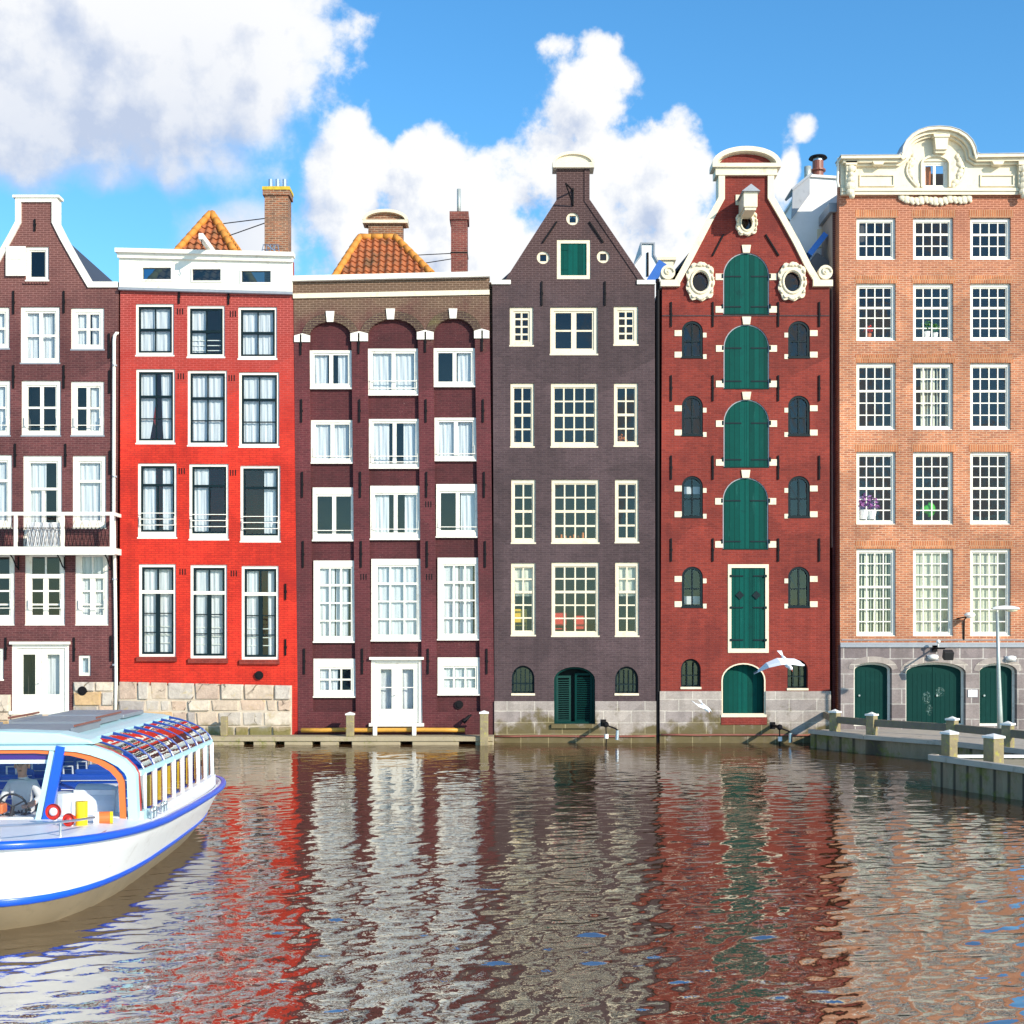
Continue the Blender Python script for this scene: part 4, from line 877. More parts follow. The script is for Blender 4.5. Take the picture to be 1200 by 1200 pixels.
m = MB(); m.prism([(cxg + 31 / 34 * math.cos(a * math.pi / 18), fz(193.4) + 13.0 / 34 * math.sin(a * math.pi / 18)) for a in range(19)], .02, .048); m.build('tympanum', 'warehouse_brick', g5)
m = MB(); m.ribbon([(cxg - 40 / 34 * math.cos(a * math.pi / 20), fz(193.5) + 20 / 34 * math.sin(a * math.pi / 20)) for a in range(21)], 5.5 / 34, -.20, .53); m.ribbon([(cxg - 36 / 34 * math.cos(a * math.pi / 20), fz(193.5) + 16.4 / 34 * math.sin(a * math.pi / 20)) for a in range(21)], 2.5 / 34, -.12, .515); m.build('arched_pediment', 'cream_paint', g5)
for x0, x1, xb in ((773.7, 796.4, 782.7), (952, 975, 967)):
    m = MB(); m.box(fx(x0), fx(x1), -.14, .5, fz(336.5), fz(329)); ss_ = m.build('shoulder_stone', 'cream_paint', h5)
    m = MB(); c0 = Vector((fx(xb), -.0, fz(319.5))); m.tube([c0 + Vector((0, .3, 0)), c0 + Vector((0, -.08, 0))], .245, 20)
    sp = [(c0.x + (.20 - .017 * k) * math.cos(k * .55), -.10, c0.z + (.20 - .017 * k) * math.sin(k * .55)) for k in range(11)]; m.tube(sp, .032, 6); m.ball((c0.x, -.1, c0.z), .05)
    m.build('scroll', 'cream_paint', ss_, smooth=False)
gable_roof(h5, 774, 972.5, fz(334), 874, fz(214), ya=.52)
interior(h5, 775, 972, [fz(842), fz(765), fz(650), fz(553), fz(462), fz(372)], fz(345))
for i, a in enumerate(hat5):
    x0, x1, zb, zs, zt = fx(a[0]), fx(a[2]), fz(a[3]), fz(a[4]), fz(a[1])
    m = MB(); m.prism(archpoly(x0, x1, zb, zs, zt, 22), .03, .12, [inset_arch(x0, x1, zb, zs, zt, .035, 22)]); ht = m.build('arched_shutter', 'lead', h5)
    xm = (x0 + x1) / 2; I = inset_arch(x0, x1, zb, zs, zt, .035, 22)
    half = lambda sgn: [p for p in I if (p[0] - xm) * sgn > -1e-4]
    r_ = [(xm + .004, zb + .035), (x1 - .035, zb + .035)] + [p for p in I[2:] if p[0] > xm + .01] + [(xm + .004, zt - .036)]
    l_ = [(2 * xm - p[0], p[1]) for p in r_][::-1]
    for pl in (r_, l_): MB().prism(pl, .045, .10).build('shutter_leaf', 'shutter_green', ht)
    m = MB()
    for zz in (zs - .02, zb + .28):
        for sg in (1, -1): xo = xm + sg * (x1 - x0) / 2; m = MB(); m.box(min(xo - sg * .05, xo - sg * .62), max(xo - sg * .05, xo - sg * .62), .03, .043, zz - .022, zz + .022); m.tube([(xo + sg * .03, -.02, zz - .07), (xo + sg * .03, -.02, zz + .07)], .03, 7); m.build('strap_hinge', 'dark_sash', ht)
    MB().box(x0 + .01, x1 - .01, -.02, .03, zb - .002, zb + .034).build('shutter_sill', 'door_green', ht)
    kx, ky = (a[0] + a[2]) / 2, a[1]
    MB().prism(pts((kx - 4, ky + .5), (kx - 5.3, ky - 8.6), (kx + 5.3, ky - 8.6), (kx + 4, ky + .5)), -.05, -.002).build('keystone', 'cream_paint', h5)
    for yq in (a[4] + 1.5, a[3] - 6):
        for xa, xb in ((a[0] - 9, a[0] - .1), (a[2] + .1, a[2] + 9)): MB().box(fx(xa), fx(xb), -.02, .1, fz(yq + 3.8), fz(yq - 3.8)).build('corner_stone', 'cream_paint', h5)
# tall rectangular loading door
m = MB(); q_ = rect(857, 665.5, 896.8, 760); m.prism(rect(853, 661.3, 900.8, 765), -.02, .12, [q_]); ld = m.build('loading_door', 'cream_paint', h5)
xm = fx(876.9)
for a, b in ((fx(857) + .004, xm - .004), (xm + .004, fx(896.8) - .004)):
    m = MB(); m.box(a, b, .02, .08, fz(760) + .004, fz(665.5) - .004)
    for k in range(1, 4): xx = a + (b - a) * k / 4; m.box(xx - .004, xx + .004, .014, .019, fz(760) + .02, fz(665.5) - .02)
    m.build('door_leaf', 'shutter_green', ld)
m = MB()
for y in (675, 712, 750):
    for sg, xo in ((1, 857), (-1, 896.8)): m = MB(); m.box(min(fx(xo), fx(xo + sg * 14)), max(fx(xo), fx(xo + sg * 14)), -.004, .013, fz(y) - .022, fz(y) + .022); m.box(fx(xo) - .05, fx(xo) + .05, -.045, -.021, fz(y) - .04, fz(y) + .04); m.build('strap_hinge', 'dark_sash', ld)
m = MB()
for x in (867, 886.5): c0 = Vector((fx(x), .0, fz(697.5))); MB().obox(c0, (.075, 0, .075), (0, .018, 0), (-.075, 0, .075)).build('diamond_plate', 'dark_sash', ld)
for i, a in enumerate(arc5):
    x0, x1, zb, zs, zt = fx(a[0]), fx(a[2]), fz(a[3]), fz(a[4]), fz(a[1])
    m = MB(); m.prism(archpoly(x0, x1, zb, zs, zt), .03, .13, [inset_arch(x0, x1, zb, zs, zt, .085)]); xm = (x0 + x1) / 2
    m.box(xm - .025, xm + .025, .05, .11, zb + .08, zt - .08); m.box(x0 + .08, x1 - .08, .055, .105, (zb + zs) / 2 - .02 + .12, (zb + zs) / 2 + .02 + .12); m.box(x0 - .01, x1 + .01, -.03, .028, zb - .01, zb + .05)
    w_ = m.build('arched_window', 'dark_sash', h5)
    I = inset_arch(x0, x1, zb, zs, zt, .08); yp = .09 + R.uniform(-.005, .005); MB().add([(p[0], yp + (p[0] - xm) * R.uniform(-.004, .004), p[1]) for p in I], [tuple(range(len(I)))]).build('pane', 'pane_glass', w_, recalc=False)
    if i in (4, 6): MB().box(x0 + .06, x1 - .06, .3, .32, zb + (.85 if i == 4 else .12), zb + (1.1 if i == 4 else .40)).build('roller_blind', 'curtain_white', w_)
    left = i % 2 == 0
    for yq in (a[4] + 2.5, a[3] - 4):
        o_, n_ = ((a[0] - 8.5, a[0] - .1), (a[2] + .1, a[2] + 4.2)) if left else ((a[2] + .1, a[2] + 9), (a[0] - 4.4, a[0] - .1))
        MB().box(fx(o_[0]), fx(o_[1]), -.02, .08, fz(yq + 3.4), fz(yq - 3.4)).build('corner_stone', 'cream_paint', h5); MB().box(fx(n_[0]), fx(n_[1]), -.015, .08, fz(yq + 3.5 + 1.5), fz(yq - .5)).build('corner_stone', 'cream_paint', h5)
for a in low5: barred_window(h5, a, 2, y=.22)
# recessed arched door
x0, x1, zb, zs, zt = fx(door5[0]), fx(door5[2]), fz(door5[3]), fz(door5[4]), fz(door5[1])
m = MB(); m.prism(archpoly(x0, x1, zb, zs, zt), .34, .42); m.box((x0 + x1) / 2 - .004, (x0 + x1) / 2 + .004, .332, .339, zb, zt - .03); m.build('arched_door', 'shutter_green', h5)
m = MB(); O = archpoly(x0 - .0, x1 + .0, zb, zs, zt); m.prism(O, -.012, .05, [inset_arch(x0, x1, zb + .0, zs, zt, .045)]); m.build('door_surround', 'cream_paint', h5)
MB().box(x0 - .02, x1 + .02, -.10, .33, zb - .08, zb + .01).build('door_step', 'cream_paint', h5)
MB().box(x0 - .02, x1 + .04, -.085, -.03, zb - .34, zb - .081).build('brick_infill', 'warehouse_brick', h5)
ashlar_base(h5, [(773, 845.4, fz(810)), (897, 973.2, fz(810)), (845.4, 897, fz(840))], 0)
MB().box(fx(776), fx(972), -.02, -.002, fz(370.6), fz(369.4)).build('string_course', 'slate_brick', h5)
anchors(h5, [(x, a, b) for x in (786.5, 835.3, 912, 960) for a, b in ((354, 383), (440, 470), (534, 562), (631, 658))])
for a, b in (((848, 275), (835, 300)), ((897, 275), (912.5, 300))):
    p0, p1 = pts(a, b); m = MB(); m.beam((p0[0], -.03, p0[1]), (p1[0], -.03, p1[1]), .055, .05); m.build('wall_anchor', 'iron', h5)
# carved oval windows
def ornate_oval(house, cx, cz, rx, rz, fxr, fzr, name='oval_window'):
    m = MB(); n = 48
    O = []
    for i in range(n):
        a = 2 * math.pi * i / n; c_, s_ = math.cos(a), math.sin(a); k = (abs(c_) ** 3.2 + abs(s_) ** 3.2) ** (-1 / 3.2) * (1 + .06 * math.cos(9 * a + .4)); O.append((cx + fxr * k * c_, cz + fzr * k * s_))
    m.prism(O, -.10, .10, [oval(cx, cz, rx, rz, 24)]); w_ = m.build(name, 'cream_paint', house)
    m = MB()
    for f in (1.18,): m.tube([(cx + rx * f * math.cos(t), -.11, cz + rz * f * math.sin(t)) for t in [2 * math.pi * i / 28 for i in range(29)]], .045 * fxr / .5, 6)
    for i in range(16):
        a = 2 * math.pi * (i + .5) / 16; c_, s_ = math.cos(a), math.sin(a); k = .86 * (abs(c_) ** 3.2 + abs(s_) ** 3.2) ** (-1 / 3.2)
        p = Vector((cx + fxr * k * c_, -.11, cz + fzr * k * s_)); d = Vector((-s_, 0, c_)) * .085 * fxr / .5
        m.tube([p - d, p + Vector((c_, -.5, s_)) * .03, p + d], [.015, .055 * fxr / .5, .02], 6)
    m.ball((cx, -.10, cz + fzr * .93), .13 * fxr / .5, .06, .10 * fxr / .5); m.ball((cx, -.10, cz - fzr * .93), .15 * fxr / .5, .06, .07 * fxr / .5)
    m.build('carved_frame', 'cream_paint', w_, smooth=True)
    m = MB(); m.prism(oval(cx, cz, rx, rz, 24), .05, .12, [oval(cx, cz, rx - .035, rz - .035, 24)]); m.build('sash', 'dark_sash', w_)
    MB().add([(x, .09, z) for x, z in oval(cx, cz, rx - .03, rz - .03, 24)], [tuple(range(24))]).build('pane', 'pane_glass', w_, recalc=False)
    return w_
for x, y, a, b in ov5[:2]: ornate_oval(h5, fx(x), fz(y), a / 34, b / 34, 16 / 34, 21.5 / 34)
ornate_oval(h5, fx(874.6), fz(262), 6 / 34, 8 / 34, 12.3 / 34, 14.5 / 34)
# hoist box
m = MB(); xb = fx(873.5); zb = fz(257.5); m.box(xb - .23, xb + .23, -1.0, -.002, zb + .12, zb + .62); m.box(xb - .19, xb + .19, -.96, -.01, zb + .02, zb + .119)
hbx = m.build('hoist_box', 'cream_paint', h5)
m = MB(); zt = zb + .62; m.add([(xb - .31, -1.1, zt), (xb + .31, -1.1, zt), (xb, -1.1, zt + .24), (xb - .31, 0, zt), (xb + .31, 0, zt), (xb, 0, zt + .24)], [(0, 1, 2), (5, 4, 3), (0, 2, 5, 3), (1, 4, 5, 2), (0, 3, 4, 1)]); m.build('hoist_roof', 'lead', hbx)
MB().box(xb - .34, xb - .05, -.04, -.003, zb + .50, zb + .85).build('hoist_plate', 'cream_paint', h5)

# ================================================================== 6  orange brick house
h6 = thing('canal_house', 'wide orange brick house with cream arched cornice and rows of white sash windows', 'house', (fx(1095), 0, .3), G_H)
cols6 = [(1003.6, 1049.8), (1070, 1117.2), (1137, 1184.6)]
rows6 = [(255, 304.3, 'a'), (332, 399.5, 'b'), (425, 503.8, 'b'), (529.4, 614.6, 'c'), (643, 745.5, 'd')]
dr6 = [(1000, 776, 1044.5, 851, 785), (1060.7, 776, 1131, 851, 788), (1147, 777, 1191, 851, 787)]
holes = [rect(a, y0, b, y1) for (y0, y1, _) in rows6 for a, b in cols6]
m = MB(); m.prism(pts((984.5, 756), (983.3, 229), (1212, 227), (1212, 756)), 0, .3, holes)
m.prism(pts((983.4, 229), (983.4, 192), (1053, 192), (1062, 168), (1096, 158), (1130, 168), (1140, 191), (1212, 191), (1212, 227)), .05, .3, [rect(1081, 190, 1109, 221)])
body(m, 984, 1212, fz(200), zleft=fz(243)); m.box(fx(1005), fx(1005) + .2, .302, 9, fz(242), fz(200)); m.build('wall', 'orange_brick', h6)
m = MB(); zq = fz(200); m.add([(fx(1005), .3, zq), (fx(1212), .3, zq), (fx(1212), 9, zq), (fx(1005), 9, zq)], [(0, 1, 2, 3)]); m.build('flat_roof', 'lead', h6)
m = MB(); base6 = pts((984.8, 890), (984.8, 756), (1213, 756), (1213, 890)); D6 = [arch_px(*a) for a in dr6]; m.prism(base6, -.06, .3, D6); m.build('stone_base', 'dark_ashlar', h6)
m = MB(); m.box(fx(984), fx(1213), -.12, -.062, fz(758.5), fz(755)); m.box(fx(984.2), fx(1213), -.09, -.002, fz(754.9), fz(753)); m.build('plinth_course', 'lead', h6)
for a, D_ in zip(dr6, D6):
    x0, x1, zb, zs, zt = fx(a[0]), fx(a[2]), fz(a[3]), fz(a[4]), fz(a[1])
    m = MB(); m.prism(archpoly(x0, x1, zb, zs, zt), .16, .28, [inset_arch(x0, x1, zb, zs, zt, .085)]); dd = m.build('arched_door', 'white_paint', h6)
    I = inset_arch(x0, x1, zb, zs, zt, .085); n_leaf = 2 if a[2] - a[0] > 60 else 1; xm = (x0 + x1) / 2
    m = MB(); m.prism(I, .20, .26)
    for k in range(1, int((x1 - x0) / .16)): xx = x0 + k * .16; (m.box(xx - .004, xx + .004, .193, .199, zb + .1, zs - .03) if x0 + .1 < xx < x1 - .1 else None)
    if n_leaf == 2: m.box(xm - .03, xm + .03, .185, .1989, zb + .09, zt - .1)
    m.build('door_leaf', 'door_green', dd)
    m = MB(); m.tube([(x0 + .25 if n_leaf == 1 else xm + .12, .19, zb + 1.05), (x0 + .25 if n_leaf == 1 else xm + .12, .15, zb + 1.05)], .035, 8); m.build('door_handle', 'steel', dd)
    m = MB(); n_ = archpoly(x0, x1, zb, zs, zt, 16)[2:]; m.ribbon(list(reversed(n_)), -.20, -.075, -.061); m.build('arch_stones', 'ashlar', h6)
m = MB()
# soft worn marks on the middle door, built as thin chalky scuffs
paint('chalk', (.22, .34, .31), .9, .3, 30)
mm = M['chalk']; t = NT(mm.node_tree); p = t.n['Principled BSDF']; tc = t.new('ShaderNodeTexCoord'); t.put(p.inputs['Alpha'], t.m('MULTIPLY', t.ss(t.noise(tc.outputs['Object'], 16, 5, .75), .46, .7), .8))
for x, y, rx, rz in ((1103.5, 811, .17, .16), (1088, 818, .15, .22), (1091, 832, .12, .2)): m.add([(a, .1975, b) for a, b in oval(fx(x), fz(y), rx, rz, 14)], [tuple(range(14))])
m.build('scuff_mark', 'chalk', h6, recalc=False)
for ri, (y0, y1, k) in enumerate(rows6):
    for ci, (a, b) in enumerate(cols6):
        V3 = [(.25, 1.3), (.5, 1.3), (.75, 1.3)]
        hb_ = {'a': [(.36, 2.6), (.68, 1.3)], 'b': [(.20, 1.3), (.405, 2.6), (.60, 1.3), (.80, 1.3)], 'c': [(.165, 1.3), (.33, 1.3), (.50, 2.8), (.665, 1.3), (.83, 1.3)], 'd': [(.14, 1.3), (.28, 1.3), (.43, 2.8), (.57, 1.3), (.71, 1.3), (.86, 1.3)]}[k]
        cur = None
        if (ri, ci) == (2, 1): cur = 'slats'
        if ri == 4: cur = ['slats', 'shade', 'shade'][ci]
        if (ri, ci) == (2, 2): cur = None
        window(h6, (a, y0 + R.uniform(-.4, .4), b, y1), (4.2, 4.6, 5, 5), V3, hb_, cur=cur, y=.09, sw=1.3, cm='curtain_cream', sill='white_paint')
        MB().box(fx(a - 1.5), fx(b + 2.5), -.006, -.001, fz(y0) + .0, fz(y0) + .27).build('flat_arch', 'soldier_brick', h6)
interior(h6, 984, 1212, [fz(850), fz(752), fz(622), fz(515), fz(411), fz(317)], fz(240), back=2.2)
# cream cornice: profile runs along the flat parts and over the arch
def outline6(d):
    L = [(984.5 - d, 190.5 - d), (1050 - d * .4, 190 - d), (1055 - d, 186 - d * .6)]
    for i in range(13): a = math.pi * (1 - i / 12); L.append((1096 + (40.5 + d) * math.cos(a) * (abs(math.cos(a)) ** -.12 if abs(math.cos(a)) > .05 else 1), 186 - (29.5 + d) * math.sin(a)))
    return L + [(1137 + d, 186 - d * .6), (1142 + d * .4, 189 - d), (1212, 188 - d)]
m = MB(); o6 = outline6(0); m.prism(pts((985, 229.5), *o6, (1212, 228)), -.10, .049, [rect(1080.5, 190, 1109.3, 221.5)]); cr6 = m.build('cornice', 'cream_paint', h6)
m = MB(); m.ribbon(pts(*outline6(2.5)), 3.2 / 34, -.46, .3); m.ribbon(pts(*outline6(-.9)), 3.2 / 34, -.34, -.101); m.ribbon(pts(*outline6(-4.3)), 2.4 / 34, -.22, -.102); m.build('crown_moulding', 'cream_paint', cr6)
m = MB(); m.ribbon(pts(*outline6(3.4)), .8 / 34, -.48, .32); m.build('lead_flashing', 'lead', cr6)
m = MB(); m.box(fx(985), fx(1212), -.20, -.101, fz(226), fz(222.5)); m.box(fx(985), fx(1212), -.16, -.102, fz(229.8), fz(226.2)); m.build('lower_moulding', 'cream_paint', cr6)
m = MB()
for a, b in ((1006, 1047), (1147, 1187)):
    for q in ((a, 206, b, 207.6), (a, 218.5, b, 220), (a, 207.6, a + 1.6, 218.5), (b - 1.6, 207.6, b, 218.5)): m.box(fx(q[0]), fx(q[2]), -.15, -.101, fz(q[3]), fz(q[1]))
m.build('panel_moulding', 'cream_paint', cr6)
for xc in (995, 1196):
    m = MB(); m.box(fx(xc - 6.5), fx(xc + 6.5), -.34, -.101, fz(197), fz(192.6)); m.box(fx(xc - 5.5), fx(xc + 5.5), -.26, -.101, fz(222), fz(197.1))
    for k, (yy, rr) in enumerate(((201, .14), (208, .10), (214, .13), (221, .16), (228, .13), (233, .09))): m.ball((fx(xc + R.uniform(-1, 1)), -.26, fz(yy)), rr * 1.1, .12, rr)
    for k in range(5): m.tube([(fx(xc - 5 + k * 2.5), -.28, fz(198)), (fx(xc - 5 + k * 2.5), -.30, fz(204))], .028, 6)
    m.build('console', 'cream_paint', cr6)
for xc in (1026, 1165): MB().prism(pts((xc - 7, 193.8), (xc - 5, 197.5), (xc + 5, 197.5), (xc + 7, 193.8)), -.4, -.101).build('bracket', 'cream_paint', cr6)
m = MB(); xc = 1099; m.prism(pts((xc - 6.5, 180), (xc - 8, 166), (xc + 8, 166), (xc + 6.5, 180)), -.40, -.101); m.prism(pts((xc - 9, 165.9), (xc - 9.5, 162.5), (xc + 9.5, 162.5), (xc + 9, 165.9)), -.44, -.101); m.prism(pts((xc - 6, 183), (xc - 7.2, 180.1), (xc + 7.2, 180.1), (xc + 6, 183)), -.32, -.101); m.build('keystone', 'cream_paint', cr6)
m = MB(); hood = [(fx(1095) - 17.5 / 34 * math.cos(a * math.pi / 12), fz(194) + 11 / 34 * math.sin(a * math.pi / 12)) for a in range(13)]; m.ribbon([(hood[0][0], fz(221))] + hood + [(hood[-1][0], fz(221))], 2.4 / 34, -.18, -.101); m.build('window_hood', 'cream_paint', cr6)
m = MB()
for sg in (1, -1):
    for k in range(9):
        t_ = k / 8; x = 1095 + sg * (21 + 9 * math.sin(t_ * 2.6)); y = 219 - 34 * t_
        m.ball((fx(x), -.11, fz(y)), .10 + .05 * math.sin(k * 2.3), .06, .11)
    m.tube([(fx(1095 + sg * (22 + 12 * math.sin(t_ * 3.0))), -.12, fz(220 - 36 * t_)) for t_ in [i / 10 for i in range(11)]], .045, 6)
for k in range(15):
    x = 1056 + k * 5.6; y = 231 + 2.8 * math.sin((x - 1050) / 84 * math.pi) + 2.6 * abs(math.sin(k * .62)); m.ball((fx(x), -.05, fz(y)), .13, .07, .12 + .04 * (k % 3 == 1)); m.ball((fx(x + 2), -.05, fz(y + 3.2)), .07, .05, .07)
m.build('carved_garland', 'cream_paint', cr6, smooth=True)
aw = window(h6, (1080.5, 190, 1109.3, 221.5), (3.5, 3.5, 4, 4), [(.5, 3)], (), cur=None, y=-.04, sill=False)
curtain_sheet(fx(1084), fx(1093), fz(219), fz(193), .2, aw, 'orange_cloth')
m = MB(); m.tube([(fx(982), -.06, fz(186)), (fx(981), -.06, fz(214)), (fx(982.4), -.06, fz(220))], .045, 8); m.build('downpipe', 'white_paint', h6)
m = MB(); m.box(fx(986), fx(1212), -.025, -.001, fz(750.4), fz(749.4))
m.build('cable_duct', 'lead', h6)
for px in range(990, 1210, 9): pass
# infill wall between warehouse and orange house
m = MB(); p0, p1 = at(975.5, 250, .6), at(987, 250, .6); m.box(p0.x, p1.x, .6, 2.0, -.6, p0.z)
iw = m.build('infill_wall', 'maroon_brick', None, origin=(p0.x, .6, .3)); tag(iw, 'narrow dark brick wall closing the gap between the red warehouse and the orange house', 'wall')
MB().box(p0.x - .03, p0.x - .002, .58, 2.0, fz(640), p0.z - .01).build('side_panel', 'beige_render', iw)
m = MB(); m.box(p0.x - .14, p1.x, .46, 2.04, p0.z + .01, p0.z + .32); m.build('lead_cap', 'lead', iw)

# ================================================================== buildings seen over the roofs
Yw = 2.1
wh = thing('rear_house', 'white rendered rear building with a red flue, behind the gap beside the orange house', 'house', tuple(at(965, 330, Yw)))
A = lambda x, y, d=0: at(x, y, Yw + d)
P = [A(900, 340), A(924, 261), A(948, 228.5), A(948.3, 207), A(1003, 210.5), A(1003, 340)]
m = MB(); m.prism([(p.x, p.z) for p in P], Yw, Yw + 5); m.build('wall', 'wall_white', wh)
m = MB(); a, b, c_, d_ = A(928, 224, .02), A(948, 206.5, .02), A(948, 229, .02), A(927, 257.5, .02)
m.prism([(p.x, p.z) for p in (a, b, c_, d_)], Yw - .12, Yw - .003); m.ribbon([(a.x - .06, a.z + .02), (b.x + .02, b.z + .06)], .08, Yw - .2, Yw + 1); m.build('dormer_cheek', 'lead', wh)
m = MB(); a, b = A(946, 206), A(1002, 210); m.ribbon([(a.x, a.z + .04), (b.x, b.z + .05)], .09, Yw - .08, Yw + 5); m.build('coping', 'cap_white', wh)
m = MB(); c0 = A(958.5, 209, .6); zt = A(0, 189, .6).z; m.tube([c0, (c0.x, c0.y, zt)], .20, 16); m.tube([(c0.x, c0.y, c0.z + .25), (c0.x, c0.y, c0.z + .30)], .28, 16); fl = m.build('flue', 'rust_red', wh, smooth=False)
m = MB(); m.tube([(c0.x, c0.y, zt), (c0.x, c0.y, zt + .10)], .18, 14); m.build('flue_collar', 'steel', fl)
m = MB(); m.tube([(c0.x, c0.y, zt + .10), (c0.x, c0.y, zt + .16), (c0.x, c0.y, zt + .22)], [.34, .30, .12], 18); m.build('flue_cowl', 'iron', fl)
m = MB(); c0 = A(946.5, 212, .5); m.tube([c0, (c0.x, c0.y, A(0, 195.5, .5).z)], .13, 12); m.build('vent_pipe', 'galvanised', wh, smooth=True)
m = MB(); a, b = A(947, 300, -.9), A(966, 276, -.9); m.beam((a.x, 1.2, a.z), (b.x, 1.2, b.z), .5, .20); m.build('blue_flashing', 'blue_sheet', wh)
m = MB(); a, b = A(944, 330, -1), A(968, 296, -1); m.beam((a.x, 1.1, a.z - .3), (b.x, 1.1, b.z - .3), .4, .9); m.build('roof', 'slate_roof', wh)
m = MB(); a, b = A(912, 262, .4), A(926, 248, .4); m.beam((a.x, Yw + .5, a.z - .4), (b.x, Yw + .5, b.z - .4), .5, .5); m.build('roof_slope', 'slate_roof', wh)
m = MB(); a = A(957.5, 269, 0); b = A(966, 290, 0); m.box(a.x, b.x, Yw - .05, Yw - .002, b.z, a.z); m.build('recessed_panel', 'cream_paint', wh)
Yg = 11.0; G = lambda x, y: at(x, y, Yg)
wg = thing('rear_house', 'small white gable of a rear house rising between the slate gable and the warehouse', 'house', tuple(G(758, 345)))
P = [G(722, 360), G(736, 320), G(752, 299), G(751.3, 286), G(766.6, 286), G(766.4, 300), G(778, 320), G(784, 360)]
m = MB(); m.prism([(p.x, p.z) for p in P], Yg, Yg + 5); m.build('wall', 'wall_white', wg)
m = MB(); m.ribbon([(G(x, y).x, G(x, y).z) for x, y in ((735, 320), (751, 298.5), (750.3, 284.6), (767.4, 284.6), (767.2, 299), (779, 320))], .06, Yg - .08, Yg + 5); m.build('coping', 'lead', wg)
m = MB(); a = G(759, 296); m.box(a.x - .04, a.x + .04, Yg - .05, Yg - .003, G(0, 324).z, a.z); m.build('wall_anchor', 'iron', wg)
m = MB(); a, b = G(774, 298), G(791, 315); m.box(a.x, b.x, Yg + .5, Yg + 1.3, b.z - .8, a.z - .12); m.box(a.x - .1, b.x + .1, Yg + .4, Yg + 1.4, a.z - .118, a.z); m.build('chimney', 'cream_paint', wg)
m = MB(); a, b = at(761, 333, 7), at(776, 309, 7); m.beam((a.x, 7, a.z), (b.x, 7, b.z), .5, .35); m.build('blue_flashing', 'blue_sheet', wg)
# ================================================================== quays, ledges, posts
m = MB(); e0, e1 = fx(-60), fx(579)
m.box(e0, e1, -.95, -.002, .12, .28)
x = e0
while x < e1 - .5:
    w_ = R.uniform(1.0, 2.2); m.box(x, min(x + w_ - R.uniform(.25, .6), e1), -.90, -.05, -.9, .118); x += w_
structure(m.build('quay_ledge', 'mossy_concrete', bevel=.02))
def pipe(px0, px1, py, y, r, mat, label, name='pipe'):
    m = MB(); n = 8; m.tube([(fx(px0) + (fx(px1) - fx(px0)) * k / n, y, fz(py) + R.uniform(-.01, .01)) for k in range(n + 1)], r, 8)
    o = m.build(name, mat, None, smooth=True, origin=(fx(px0), y, fz(py))); tag(o, label, 'pipe'); return o
pipe(354, 545, 855, -.22, .075, 'yellow_pipe', 'yellow pipe lying along the ledge under the burgundy house')
pipe(580, 768, 862.5, -.10, .035, 'rust_red', 'thin rusty pipe along the stone base of the purple grey house')
pipe(774, 950, 861, -.10, .035, 'rust_red', 'thin rusty pipe along the stone base of the red warehouse')
def post(p, w_, h, label, group=None, mat='mossy_timber', zb=None, rot=0.0, cat='post', name='timber_post', cap=True, below=0.0):
    x, y, z = p; t_ = thing(name, label, cat, (x, y, z), group); t_.rotation_euler = (0, 0, rot)
    m = MB(); m.box(-w_ / 2, w_ / 2, -w_ / 2, w_ / 2, -below, h)
    m.v = [Vector(v) + Vector((x, y, z)) for v in m.v]; m.build('shaft', mat, t_, bevel=.02)
    if cap:
        m = MB(); m.box(-w_ / 2 - .02, w_ / 2 + .02, -w_ / 2 - .02, w_ / 2 + .02, h + .002, h + .05); c = w_ / 2 + .02
        m.add([(-c, -c, h + .0501), (c, -c, h + .0501), (c, c, h + .0501), (-c, c, h + .0501), (0, 0, h + .11)], [(0, 1, 4), (1, 2, 4), (2, 3, 4), (3, 0, 4)])
        m.v = [Vector(v) + Vector((x, y, z)) for v in m.v]; m.build('post_cap', 'cap_white', t_)
    return t_
GP = 'timber posts on the narrow ledge'
post((fx(413.5), -.75, .28), .26, .72, 'thick timber post with white cap on the ledge left of the white french doors', GP)
post((fx(568), -.98, .28), .28, .78, 'thick timber post standing in the water at the right end of the ledge', GP, below=1.0)
post((fx(441), -.45, .28), .14, .38, 'short pale stub under the left side of the white french door step', GP, mat='cap_white', cap=False, name='step_support', cat='support')
post((fx(486.5), -.45, .28), .14, .38, 'short pale stub under the right side of the white french door step', GP, mat='cap_white', cap=False, name='step_support', cat='support')
post((fx(267), -.55, .28), .22, .66, 'mossy yellow board standing against the rubble base of the bright red house', None, cap=False, name='timber_board')
structure(MB().box(fx(773), fx(770), -.02, -.001, 0, .01).build('joint_strip', 'iron')) if False else None
m = MB(); m.tube([(fx(771), .06, fz(330) + .1), (fx(771), .06, -.2)], .065, 8); dq = m.build('drainpipe', 'iron', None, origin=(fx(771), -.05, .1)); tag(dq, 'dark tube for the shade in the gap between slate gable house and warehouse', 'drainpipe')  # black tube stands in for the shade inside the narrow gap
